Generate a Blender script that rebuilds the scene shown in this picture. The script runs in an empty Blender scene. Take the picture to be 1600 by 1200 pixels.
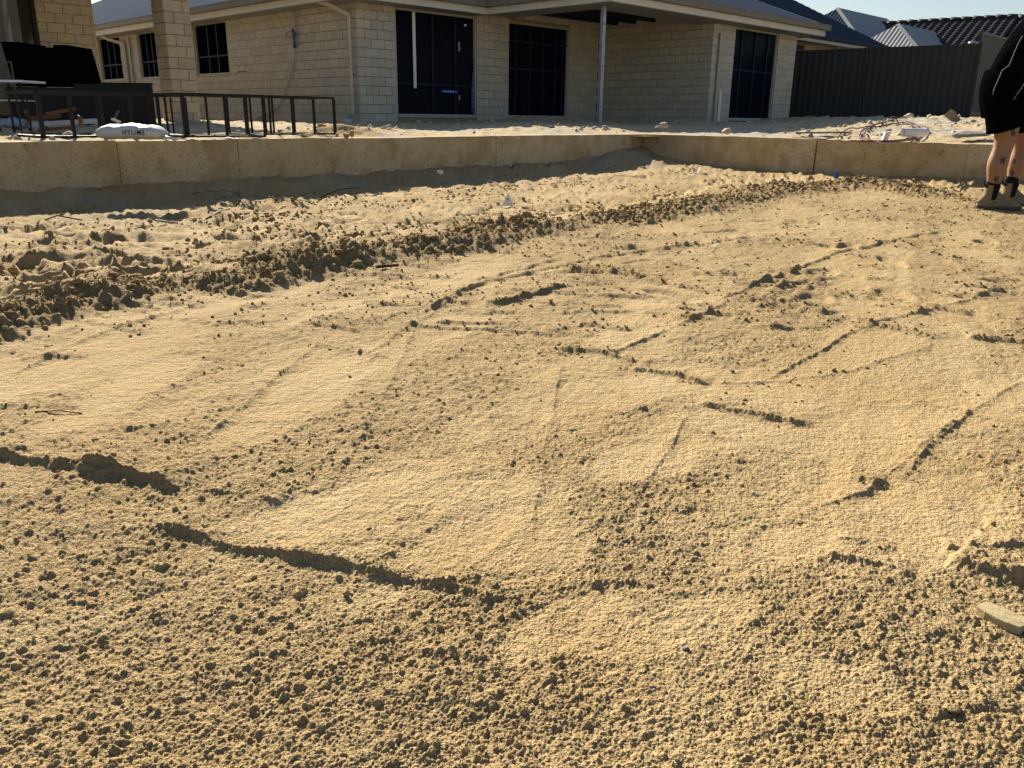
import bpy, bmesh, math, random
import numpy as np
from mathutils import Vector, Matrix
random.seed(7)
sc = bpy.context.scene
COL = sc.collection

# ------------------------------------------------------------------ camera, sky, sun, exposure
FPX, TH, RO, CH = 1290., math.radians(17.9), math.radians(0.65), 0.6
fw = Vector((0, math.cos(TH), -math.sin(TH)))
r0 = Vector((1, 0, 0)); u0 = Vector((0, math.sin(TH), math.cos(TH)))
RV = r0*math.cos(RO) + u0*math.sin(RO); UV = u0*math.cos(RO) - r0*math.sin(RO)
CAM = Vector((0, 0, CH))
cd = bpy.data.cameras.new('camera'); cam = bpy.data.objects.new('camera', cd); COL.objects.link(cam)
m = Matrix((RV, UV, -fw)).transposed().to_4x4(); m.translation = CAM
cam.matrix_world = m
cd.sensor_width = 36; cd.lens = 36*FPX/1600; cd.clip_start = .02; cd.clip_end = 5000
sc.camera = cam
SUN_AZ, SUN_EL = math.radians(-26), math.radians(28)
w = bpy.data.worlds.new('World'); sc.world = w; w.use_nodes = True
nt = w.node_tree; bg = nt.nodes['Background']
sky = nt.nodes.new('ShaderNodeTexSky'); sky.sky_type = 'NISHITA'; sky.sun_disc = False
sky.sun_elevation = SUN_EL; sky.sun_rotation = SUN_AZ; sky.dust_density = .9; sky.ozone_density = 1.
nt.links.new(sky.outputs[0], bg.inputs[0]); bg.inputs[1].default_value = .05
sd = bpy.data.lights.new('sun', 'SUN'); so = bpy.data.objects.new('sun', sd); COL.objects.link(so)
sd.energy = 5.0; sd.angle = math.radians(.55); sd.color = (1, .925, .76)
SUNV = Vector((math.sin(SUN_AZ)*math.cos(SUN_EL), math.cos(SUN_AZ)*math.cos(SUN_EL), math.sin(SUN_EL)))
so.rotation_euler = SUNV.to_track_quat('Z', 'Y').to_euler()
sc.view_settings.view_transform = 'Standard'; sc.view_settings.look = 'None'
sc.view_settings.gamma = 1; sc.view_settings.use_curve_mapping = False
sc.view_settings.exposure = 1.2

# where a direction seen from the survey point meets a height / a depth
def ray(x, y): return fw + RV*((x-800)/FPX) - UV*((y-600)/FPX)
def G(x, y, z=0.):
    d = ray(x, y); return CAM + d*((z-CH)/d.z)
def D(x, y, Y):
    d = ray(x, y); return CAM + d*(Y/d.y)

# ------------------------------------------------------------------ materials
def mat(name, col, rough=.8, metal=0., var=0., vscale=8., col2=None, bump=0., bscale=60., spec=.2, obj_random=0., island=False, detail=4):
    M = bpy.data.materials.new(name); M.use_nodes = True
    n = M.node_tree.nodes; l = M.node_tree.links; b = n['Principled BSDF']
    b.inputs['Roughness'].default_value = rough; b.inputs['Metallic'].default_value = metal
    b.inputs['Specular IOR Level'].default_value = spec
    b.inputs['Base Color'].default_value = (*col, 1)
    geo = n.new('ShaderNodeNewGeometry')
    if var or col2:
        t = n.new('ShaderNodeTexNoise'); t.inputs['Scale'].default_value = vscale; t.inputs['Detail'].default_value = detail
        t.inputs['Roughness'].default_value = .65
        l.new(geo.outputs['Position'], t.inputs['Vector'])
        r = n.new('ShaderNodeValToRGB')
        c2 = col2 or tuple(c*(1-var) for c in col)
        r.color_ramp.elements[0].position = .36; r.color_ramp.elements[1].position = .64
        r.color_ramp.elements[0].color = (*c2, 1); r.color_ramp.elements[1].color = (*col, 1)
        l.new(t.outputs[0], r.inputs[0]); last = r.outputs[0]
        if obj_random:
            if island: src = geo.outputs['Random Per Island']
            else: src = n.new('ShaderNodeObjectInfo').outputs['Random']
            r2 = n.new('ShaderNodeValToRGB'); e = r2.color_ramp.elements
            e[0].position = 0; e[0].color = (1-obj_random, 1-obj_random, 1-obj_random, 1)
            e[1].position = .9; e[1].color = (1.04, 1.02, 1.0, 1)
            x = e.new(.95); x.color = (1.0, .97, .84, 1)
            mx = n.new('ShaderNodeMix'); mx.data_type = 'RGBA'; mx.blend_type = 'MULTIPLY'; mx.inputs[0].default_value = 1
            l.new(src, r2.inputs[0]); l.new(last, mx.inputs[6]); l.new(r2.outputs[0], mx.inputs[7]); last = mx.outputs[2]
        l.new(last, b.inputs['Base Color'])
    if bump:
        t2 = n.new('ShaderNodeTexNoise'); t2.inputs['Scale'].default_value = bscale; t2.inputs['Detail'].default_value = 5
        l.new(geo.outputs['Position'], t2.inputs['Vector'])
        bp = n.new('ShaderNodeBump'); bp.inputs['Distance'].default_value = bump; bp.inputs['Strength'].default_value = 1
        l.new(t2.outputs[0], bp.inputs['Height']); l.new(bp.outputs[0], b.inputs['Normal'])
    return M

def sand_mat(name, c_dry, c_damp_shade, c_grey, grain=.0016):
    M = bpy.data.materials.new(name); M.use_nodes = True
    n = M.node_tree.nodes; l = M.node_tree.links; b = n['Principled BSDF']
    b.inputs['Roughness'].default_value = .95; b.inputs['Specular IOR Level'].default_value = .12
    geo = n.new('ShaderNodeNewGeometry')
    def noise(s, d, r=.6):
        t = n.new('ShaderNodeTexNoise'); t.inputs['Scale'].default_value = s; t.inputs['Detail'].default_value = d
        t.inputs['Roughness'].default_value = r; l.new(geo.outputs['Position'], t.inputs['Vector']); return t.outputs[0]
    def mix(f, a, c, bt='MIX'):
        x = n.new('ShaderNodeMix'); x.data_type = 'RGBA'; x.blend_type = bt
        if isinstance(f, float): x.inputs[0].default_value = f
        else: l.new(f, x.inputs[0])
        for i, s in ((6, a), (7, c)):
            if isinstance(s, tuple): x.inputs[i].default_value = (*s, 1)
            else: l.new(s, x.inputs[i])
        return x.outputs[2]
    def ramp(s, a, c):
        r = n.new('ShaderNodeMapRange'); r.inputs[1].default_value = a; r.inputs[2].default_value = c; l.new(s, r.inputs[0]); return r.outputs[0]
    at = n.new('ShaderNodeAttribute'); at.attribute_name = 'damp_shade'
    ag = n.new('ShaderNodeAttribute'); ag.attribute_name = 'ash'
    big = ramp(noise(1.7, 5), .42, .68)
    c = mix(big, c_dry, (c_dry[0]*.88, c_dry[1]*.82, c_dry[2]*.72))
    c = mix(ramp(noise(6.5, 6, .7), .50, .75), c, (c_dry[0]*.84, c_dry[1]*.80, c_dry[2]*.74))
    c = mix(at.outputs['Fac'], c, c_damp_shade)  # damp tone, also laid on rough sand as painted shade
    c = mix(ag.outputs['Fac'], c, c_grey)
    gr = ramp(noise(420, 3, .8), .25, .75)
    sp = mix(gr, (.68, .65, .60), (1.22, 1.2, 1.18))
    c = mix(1.0, c, sp, 'MULTIPLY')
    l.new(c, b.inputs['Base Color'])
    h1 = noise(300, 3, .75); h2 = noise(130, 3, .7); h3 = noise(38, 4, .7)
    ad = n.new('ShaderNodeMath'); ad.operation = 'MULTIPLY_ADD'; l.new(h2, ad.inputs[0]); ad.inputs[1].default_value = 1.8; l.new(h1, ad.inputs[2])
    ad2 = n.new('ShaderNodeMath'); ad2.operation = 'MULTIPLY_ADD'; l.new(h3, ad2.inputs[0]); ad2.inputs[1].default_value = 4.; l.new(ad.outputs[0], ad2.inputs[2]); ad = ad2
    bp = n.new('ShaderNodeBump'); bp.inputs['Distance'].default_value = grain; l.new(ad.outputs[0], bp.inputs['Height'])
    l.new(bp.outputs[0], b.inputs['Normal'])
    return M

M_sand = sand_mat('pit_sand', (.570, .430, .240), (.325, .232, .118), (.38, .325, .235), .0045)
M_clod = sand_mat('sand_clod', (.43, .315, .16), (.34, .24, .115), (.40, .33, .22), .003)
M_terr = sand_mat('terrace_sand', (.56, .46, .31), (.42, .29, .13), (.46, .42, .36), .004)
M_brick = mat('cream_brick', (.53, .485, .41), .9, var=.16, vscale=14, bump=.003, bscale=120, obj_random=.14)
M_brick_i = mat('cream_brick_far', (.53, .485, .41), .9, var=.16, vscale=14, bump=.003, bscale=120, obj_random=.14, island=True)
M_brick2 = mat('tan_brick', (.46, .39, .28), .9, var=.16, vscale=12, bump=.003, bscale=110, obj_random=.16)
M_mortar = mat('mortar', (.32, .265, .18), .95, var=.3, vscale=25, bump=.003, bscale=180)
M_black = mat('black_steel', (.012, .011, .011), .45, var=.3, vscale=40)
M_pane = mat('dark_pane', (.0018, .0045, .011), .3, spec=.04, bump=.02, bscale=4)
M_navy = mat('navy_frame', (.008, .016, .032), .6)
M_pane0 = mat('dull_pane', (.0015, .003, .007), .6, spec=0.)
M_alu = mat('cream_window_frame', (.40, .37, .31), .5, var=.1)
M_fascia = mat('white_fascia', (.62, .59, .52), .6, var=.08, vscale=3)
M_gutter = mat('brown_gutter', (.20, .17, .135), .5, var=.15)
M_soffit = mat('soffit_board', (.34, .32, .28), .8, var=.1, vscale=3)
M_pipe = mat('cream_pipe', (.50, .45, .35), .5, var=.12, vscale=5)
M_roof = mat('blue_grey_sheet', (.13, .15, .19), .8, var=.12, vscale=1.2, spec=0.)
M_roof_d = mat('slate_sheet', (.05, .062, .09), .8, var=.12, vscale=1.2, spec=0.)
M_roof_l = mat('pale_sheet', (.27, .27, .28), .6, metal=.0, var=.1, vscale=1.2, spec=.5)
M_cap = mat('ridge_capping', (.30, .31, .34), .38, metal=.5)
M_tile = mat('dark_tile', (.045, .040, .044), .6, var=.2, vscale=6, spec=.12, obj_random=.25)
M_fence = mat('charcoal_fence', (.050, .052, .052), .6, var=.15, vscale=4, spec=.12)
M_fence2 = mat('grey_fence', (.055, .054, .05), .5, var=.15, vscale=4, spec=.4)
M_galv = mat('galvanised_steel', (.34, .36, .42), .38, metal=.6, var=.25, vscale=9)
M_white = mat('white_plastic', (.74, .74, .74), .5, var=.05)
M_dark = mat('dark_interior', (.012, .012, .013), .9)
M_timber = mat('orange_timber', (.20, .09, .045), .7, var=.3, vscale=30)
M_board = mat('white_board', (.55, .56, .57), .6, var=.12)
M_brownp = mat('dark_brown_panel', (.026, .017, .016), .6, var=.2)
M_blackf = mat('black_fabric', (.003, .003, .0035), 1., spec=0., var=.3, vscale=60, bump=.002, bscale=200)
M_rock = mat('limestone_rubble', (.50, .44, .34), .95, var=.25, vscale=18, bump=.008, bscale=50)
M_grock = mat('grey_rubble', (.26, .25, .22), .95, var=.3, vscale=18, bump=.008, bscale=50)
M_ink = mat('black_ink', (.012, .012, .014), .6)
M_blue = mat('blue_plastic', (.02, .10, .42), .5)
M_tape = mat('blue_tape', (.07, .13, .26), .6, var=.2)
M_cable = mat('brown_cable', (.10, .045, .04), .5, var=.2)
M_wire = mat('grey_wire', (.10, .10, .095), .7)
M_twig = mat('dark_twig', (.05, .035, .025), .9)
M_skin = mat('skin', (.28, .15, .085), .6, var=.10, vscale=16, bump=.0015, bscale=90, spec=.35)
M_tat = mat('tattoo_ink', (.09, .075, .07), .55, var=.35, vscale=55)
M_boot = mat('dusty_boot', (.27, .20, .12), .9, var=.3, vscale=22, bump=.002, bscale=90)
M_sole = mat('boot_sole', (.09, .07, .05), .9)
M_sock = mat('black_elastic', (.008, .008, .009), .95)
M_cord = mat('pale_cord', (.24, .22, .18), .9)
M_shirt = mat('black_shirt', (.004, .004, .005), 1., spec=0., var=.3, vscale=30, bump=.004, bscale=25)
M_hair = mat('brown_hair', (.04, .025, .015), .7)
M_curtain = mat('pale_curtain', (.16, .16, .155), .8, var=.2, vscale=5)

# limestone: pale honey-coloured reconstituted block with brown iron marks
def limestone():
    M = bpy.data.materials.new('limestone_block'); M.use_nodes = True
    n = M.node_tree.nodes; l = M.node_tree.links; b = n['Principled BSDF']; b.inputs['Roughness'].default_value = .95
    b.inputs['Specular IOR Level'].default_value = .1
    geo = n.new('ShaderNodeNewGeometry'); oi = n.new('ShaderNodeObjectInfo')
    def noise(s, d, r=.6):
        t = n.new('ShaderNodeTexNoise'); t.inputs['Scale'].default_value = s; t.inputs['Detail'].default_value = d
        t.inputs['Roughness'].default_value = r; l.new(geo.outputs['Position'], t.inputs['Vector']); return t.outputs[0]
    def ramp(s, a, c):
        r = n.new('ShaderNodeMapRange'); r.inputs[1].default_value = a; r.inputs[2].default_value = c; l.new(s, r.inputs[0]); return r.outputs[0]
    def mix(f, a, c):
        x = n.new('ShaderNodeMix'); x.data_type = 'RGBA'; l.new(f, x.inputs[0])
        for i, s in ((6, a), (7, c)):
            if isinstance(s, tuple): x.inputs[i].default_value = (*s, 1)
            else: l.new(s, x.inputs[i])
        return x.outputs[2]
    c = mix(ramp(oi.outputs['Random'], 0, 1), (.60, .48, .31), (.55, .42, .24))
    c = mix(ramp(noise(3.2, 6), .45, .62), c, (.43, .315, .165))
    c = mix(ramp(noise(9, 8, .8), .54, .68), c, (.36, .26, .14))
    c = mix(ramp(noise(38, 8, .85), .545, .60), c, (.27, .18, .095))
    c = mix(ramp(noise(19, 8, .8), .60, .68), c, (.60, .50, .36))
    c = mix(ramp(noise(5.0, 8, .75), .63, .70), c, (.22, .13, .065))
    l.new(c, b.inputs['Base Color'])
    bp = n.new('ShaderNodeBump'); bp.inputs['Distance'].default_value = .012; l.new(noise(60, 8, .8), bp.inputs['Height']); l.new(bp.outputs[0], b.inputs['Normal'])
    return M
M_lime = limestone()

# ------------------------------------------------------------------ object helpers
def origin(p):
    o = Vector((0, 0, 0))
    while p: o += p.location; p = p.parent
    return o
def raw(name, verts, faces, m, parent=None, smooth=False, at=None):
    """one mesh object; verts in world space; at = world origin of the object"""
    base = origin(parent)
    o0 = Vector(at) if at is not None else base
    me = bpy.data.meshes.new(name)
    me.from_pydata([tuple(Vector(v)-o0) for v in verts], [], faces); me.materials.append(m)
    if smooth: me.polygons.foreach_set('use_smooth', [True]*len(me.polygons))
    o = bpy.data.objects.new(name, me); COL.objects.link(o); o.parent = parent; o.location = o0 - base
    return o
class MB:
    def __init__(s): s.v = []; s.f = []
    def box(s, c, ax, ay, az):            # centre and three half-extent vectors
        c, ax, ay, az = map(Vector, (c, ax, ay, az)); i = len(s.v)
        for a in (-1, 1):
            for b in (-1, 1):
                for d in (-1, 1): s.v.append(c+ax*a+ay*b+az*d)
        for q in ((0, 1, 3, 2), (4, 6, 7, 5), (0, 4, 5, 1), (2, 3, 7, 6), (0, 2, 6, 4), (1, 5, 7, 3)): s.f.append(tuple(i+k for k in q))
        return s
    def bar(s, p, q, w, h=None, up=(0, 0, 1)):
        p, q = Vector(p), Vector(q); d = q-p; up = Vector(up)
        if abs(d.normalized().dot(up)) > .98: up = Vector((.7, .7, 0))
        a = d.cross(up).normalized(); b = a.cross(d).normalized(); h = w if h is None else h
        return s.box((p+q)/2, d/2, a*w/2, b*h/2)
    def tube(s, pts, r, n=8, closed=False, cap=True, flat=1.):
        pts = [Vector(p) for p in pts]; i0 = len(s.v); L = len(pts); prev = None
        for k, p in enumerate(pts):
            t = (pts[min(k+1, L-1)]-pts[max(k-1, 0)]).normalized()
            if prev is None:
                up = Vector((0, 0, 1)) if abs(t.z) < .95 else Vector((1, 0, 0))
                a = t.cross(up).normalized()
            else: a = (prev - t*prev.dot(t)).normalized()
            prev = a; b = t.cross(a)
            rr = r[k] if hasattr(r, '__len__') else r
            for j in range(n):
                an = 2*math.pi*j/n; s.v.append(p+a*math.cos(an)*rr+b*math.sin(an)*rr*flat)
        for k in range(L-1):
            for j in range(n):
                s.f.append((i0+k*n+j, i0+k*n+(j+1) % n, i0+(k+1)*n+(j+1) % n, i0+(k+1)*n+j))
        if cap: s.f.append(tuple(i0+j for j in range(n))[::-1]); s.f.append(tuple(i0+(L-1)*n+j for j in range(n)))
        return s
    def quad(s, *p):
        i = len(s.v); s.v += [Vector(q) for q in p]; s.f.append(tuple(range(i, i+len(p)))); return s
    def build(s, name, m, parent=None, smooth=False, at=None): return raw(name, s.v, s.f, m, parent, smooth, at)
def tag(o, label=None, cat=None, group=None, kind=None):
    for k, v in (('label', label), ('category', cat), ('group', group), ('kind', kind)):
        if v: o[k] = v
    return o
def thing(name, label, cat, loc, group=None):
    o = bpy.data.objects.new(name, None); COL.objects.link(o); o.location = loc; o.empty_display_size = .1
    return tag(o, label, cat, group)
Z = Vector((0, 0, 1))

# ------------------------------------------------------------------ noise
def _h(ix, iy, s):
    with np.errstate(over='ignore'):
        a = ix.astype(np.int32).view(np.uint32)*np.uint32(374761393); a += iy.astype(np.int32).view(np.uint32)*np.uint32(668265263)
        a += np.uint32((s*974634777) & 0xffffffff)
        a ^= a >> np.uint32(13); a *= np.uint32(1274126177); a ^= a >> np.uint32(16); a *= np.uint32(2246822519); a >>= np.uint32(8)
    return a.astype(np.float32)*np.float32(1/16777216.)
def vn(x, y, s):
    ix = np.floor(x); iy = np.floor(y); fx = (x-ix).astype(np.float32); fy = (y-iy).astype(np.float32)
    ix = ix.astype(np.int32); iy = iy.astype(np.int32)
    fx = fx*fx*(3-2*fx); fy = fy*fy*(3-2*fy)
    a = _h(ix, iy, s); b = _h(ix+1, iy, s); c = _h(ix, iy+1, s); d = _h(ix+1, iy+1, s)
    return (a+(b-a)*fx)*(1-fy)+(c+(d-c)*fx)*fy
def fbm(x, y, s, o=4, g=.5):
    t = 0; a = 1; n = 0
    for k in range(o):
        t = t+a*vn(x*2**k+17.3*k, y*2**k-9.1*k, s+k); n += a; a *= g
    return t/n-.5
def cells(x, y, size, s, dens=1., rmin=.35, rmax=.75):
    """rounded crumbs: height of the tallest half-ball over each point, in metres"""
    X = x/size; Y = y/size; ix = np.floor(X).astype(np.int32); iy = np.floor(Y).astype(np.int32)
    best = np.zeros(X.shape, np.float32)
    for dx in (-1, 0, 1):
        for dy in (-1, 0, 1):
            cx = ix+dx; cy = iy+dy
            px = cx+_h(cx, cy, s); py = cy+_h(cx, cy, s+1)
            r = rmin+(rmax-rmin)*_h(cx, cy, s+2)**2
            r = np.where(_h(cx, cy, s+3) < dens, r, 0)
            q = r*r-(X-px)**2-(Y-py)**2
            best = np.maximum(best, np.sqrt(np.maximum(q, 0)))
    return best*size
def sst(a, b, x):
    t = np.clip((x-a)/(b-a), 0, 1); return t*t*(3-2*t)

# ------------------------------------------------------------------ plan of the place
WT = .385                                            # top of the limestone wall
WL0 = G(0, 222, WT); WC = G(1005, 209, WT); WR1 = G(1545, 225, WT)
aL = Vector(((WC-WL0).x, (WC-WL0).y, 0)).normalized(); nL = Vector((aL.y, -aL.x, 0))     # along and into the pit
aR = Vector(((WR1-WC).x, (WR1-WC).y, 0)).normalized(); nR = Vector((aR.y, -aR.x, 0))
U = Vector((.701, .713, 0)); V = Vector((-.713, .701, 0))
FL = .47
K1 = Vector((-3.02, 17.0, FL))
def H(a, b, z=0.): return K1 + U*a + V*b + Z*z
def dists(x, y):
    dl = (x-WC.x)*nL.x+(y-WC.y)*nL.y; dr = (x-WC.x)*nR.x+(y-WC.y)*nR.y
    return dl, dr

# ------------------------------------------------------------------ sand in the pit
def P2(*pts): return [tuple(G(*p)[:2]) for p in pts]
# screed scarps: points, height in mm, far-side slope in m, crumbs
scarps = [
 (P2((-60,712),(60,730),(180,744),(240,757),(292,769)), 15, .10, 1.),
 (P2((315,768),(380,776),(445,786)), 7, .05, .7),
 (P2((205,812),(250,822),(320,838),(400,856),(500,873),(600,890),(700,910),(760,925),(812,936)), 11, .045, 1.3),
 (P2((618,508),(700,513),(790,517),(885,525)), 7, .12, .3),
 (P2((868,545),(940,552),(1020,572)), 11, .07, 1.),
 (P2((985,573),(1050,585),(1108,602)), 9, .05, .8),
 (P2((1086,628),(1150,638),(1200,650),(1275,665)), 10, .10, .9),
 (P2((872,421),(900,428),(960,433),(1015,442)), 13, .10, 1.6),
 (P2((1000,440),(1100,458),(1200,478)), 11, .10, .6),
 (P2((1245,485),(1292,495)), 13, .08, .6), (P2((1326,502),(1380,513),(1470,533)), 11, .10, .8),
 (P2((1505,526),(1560,530),(1680,543)), 10, .10, .8),
 (P2((1290,864),(1350,880),(1400,893),(1445,905)), 7, .04, .8),
 (P2((1300,838),(1350,846),(1400,862)), 4, .04, .5),
 (P2((1480,876),(1530,892),(1600,908),(1700,925)), 17, .16, 1.5),
 (P2((1080,600),(1170,597),(1250,590),(1330,578),(1420,550),(1480,530)), 2.4, .02, .7),
 (P2((0,641),(60,643),(130,645)), 4, .06, .9), (P2((30,567),(90,561),(140,560)), 5, .06, 1.),
 (P2((1460,445),(1530,452),(1600,450)), 7, .12, .5), (P2((330,512),(370,505),(410,512)), 7, .06, .6),
 (P2((640,1012),(700,1010),(765,1018)), 3.5, .03, 1.2), (P2((740,925),(790,928),(812,930)), 7, .02, .5),
 (P2((760,484),(820,470),(905,449)), 10, .05, 1.6), (P2((610,497),(660,484),(715,458)), 5, .06, .8),
 (P2((1400,748),(1440,710),(1480,675),(1510,652)), 4, .04, 1.), (P2((1320,738),(1360,745),(1390,748)), 5, .05, 1.2),
 (P2((660,1080),(780,1090)), 3, .05, .8), (P2((1470,850),(1540,858),(1600,855)), 5, .08, .8),
 (P2((80,735),(130,745),(180,752)), 9, .03, 1.4), (P2((920,905),(980,905),(1005,902)), 5, .03, 1.),
]
for pl_, hh_ in ((((500,790),(560,690),(610,600),(650,510)), 3.2), (((830,850),(850,700),(880,560)), 2.6), (((640,500),(790,430),(890,404)), 6), (((1240,800),(1350,760),(1520,640),(1620,580)), 3),
  (((0,600),(120,540),(330,470)), 5), (((300,700),(420,600),(520,520)), 3), (((900,900),(1000,760),(1080,640)), 2.5), (((1100,480),(1300,400),(1500,350)), 7), (((1180,600),(1330,520),(1600,440)), 4),
  (((560,560),(760,440)), 4), (((940,560),(1150,470)), 4.5), (((880,575),(1090,668),(1290,720)), 3), (((1000,410),(1250,450),(1600,500)), 6), (((700,455),(1000,395),(1300,360)), 8), (((1250,560),(1420,620),(1600,665)), 3.5), (((60,690),(330,660),(560,650)), 2.2), (((400,520),(620,560),(860,610)), 2.6)):
    scarps.append((P2(*pl_), hh_*1.25, .03, .25))
rs = random.Random(11)
for i in range(260):                                  # short tool marks in the middle distance
    x = rs.uniform(-80, 1700); y = rs.choice([rs.uniform(318, 345), rs.uniform(345, 400), rs.uniform(395, 480), rs.uniform(420, 520)])
    if y < 300+(1300-x)*.13 and x < 1250: y = y+40
    L = rs.uniform(25, 110)*(y-180)/260; sl = rs.uniform(-.02, .2)
    scarps.append((P2((x, y), (x+L*.5, y+L*.5*sl+rs.uniform(-2, 2)), (x+L, y+L*sl)), rs.uniform(2.5, 8)*(1+max(0, (420-y))/150), rs.uniform(.05, .16), rs.uniform(.3, 1.)))
wind_px = [(-160,540,1.),(0,492,1.15),(110,465,1.),(215,440,1.25),(300,432,.75),(370,432,.8),(440,412,1.1),(530,398,1.35),(590,392,.7),(650,383,1.15),(720,376,.9),(790,355,1.2),(850,350,.95),(900,343,.55),(950,338,1.15),(1030,325,1.05),(1120,310,.95),(1180,300,.8),(1240,291,1.2),(1290,289,1.1),(1345,287,1.45),(1400,292,1.),(1460,302,.7),(1540,312,.25)]
wind = [(*G(x, y, .03)[:2], a) for x, y, a in wind_px]
# trodden prints between the row and the wall and in the right middle
prints = []
for i in range(190):
    x = rs.uniform(-60, 1500); t = rs.uniform(.08, .92)
    yw = 232+abs(x-1005)*(.085 if x < 1005 else .095); ywr = np.interp(x, [p[0] for p in wind_px], [p[1] for p in wind_px])
    y = yw+(ywr-yw)*t
    if y > 250: p = G(x, y); prints.append((p.x, p.y, rs.uniform(0, 3.14), rs.uniform(.10, .17), rs.uniform(.045, .075), rs.uniform(.015, .042)))
for i in range(26):
    p = G(rs.uniform(900, 1650), rs.uniform(330, 470)); prints.append((p.x, p.y, rs.uniform(0, 3.14), rs.uniform(.11, .15), rs.uniform(.04, .06), rs.uniform(.006, .014)))
smooth_px = [(1290,1060,.055,.10,.5),(960,965,.07,.08,.3),(1100,950,.10,.05,0),(1240,840,.09,.06,0),(870,960,.1,.04,.4),(760,780,.16,.10,.3),(700,850,.2,.06,.5),(490,600,.4,.10,.9),(990,500,.5,.12,.9),(1190,622,.45,.12,.3),(1340,700,.3,.1,.6),(1460,800,.22,.12,.3),(200,610,.3,.08,1.),(820,830,.14,.1,.9),(520,790,.2,.08,.3),(1540,620,.3,.12,.2),(1000,710,.12,.08,.2),(1000,600,.3,.1,0)]
smooths = [(*G(x, y)[:2], a, b, t) for x, y, a, b, t in smooth_px]
rough_px = [(120,860,.35),(300,1000,.25),(160,1080,.25),(960,720,.28),(1000,860,.16),(1450,980,.28),(1250,950,.16),(1450,1130,.25),(820,1080,.15),(640,1150,.2),(960,940,.06),(1180,560,.2),(70,790,.22),(1330,730,.1),(850,540,.2),(560,640,.18)]
roughs = [(*G(x, y)[:2], r) for x, y, r in rough_px]

def polydist(x, y, pts):
    bd = np.full(x.shape, 1e9, np.float32); sg = np.ones(x.shape, np.float32); ts = np.zeros(x.shape, np.float32)
    L = [math.dist(pts[i][:2], pts[i+1][:2]) for i in range(len(pts)-1)]; tot = sum(L); acc = 0
    for i in range(len(pts)-1):
        ax, ay = pts[i][:2]; bx, by = pts[i+1][:2]; l = L[i] or 1e-6; dx = (bx-ax)/l; dy = (by-ay)/l
        t = np.clip((x-ax)*dx+(y-ay)*dy, 0, l); qx = x-ax-dx*t; qy = y-ay-dy*t
        d = np.hypot(qx, qy); k = d < bd
        bd = np.where(k, d, bd); sg = np.where(k, np.where(-dy*qx+dx*qy >= 0, 1, -1), sg); ts = np.where(k, (acc+t)/tot, ts); acc += l
    return bd, sg, ts

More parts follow.
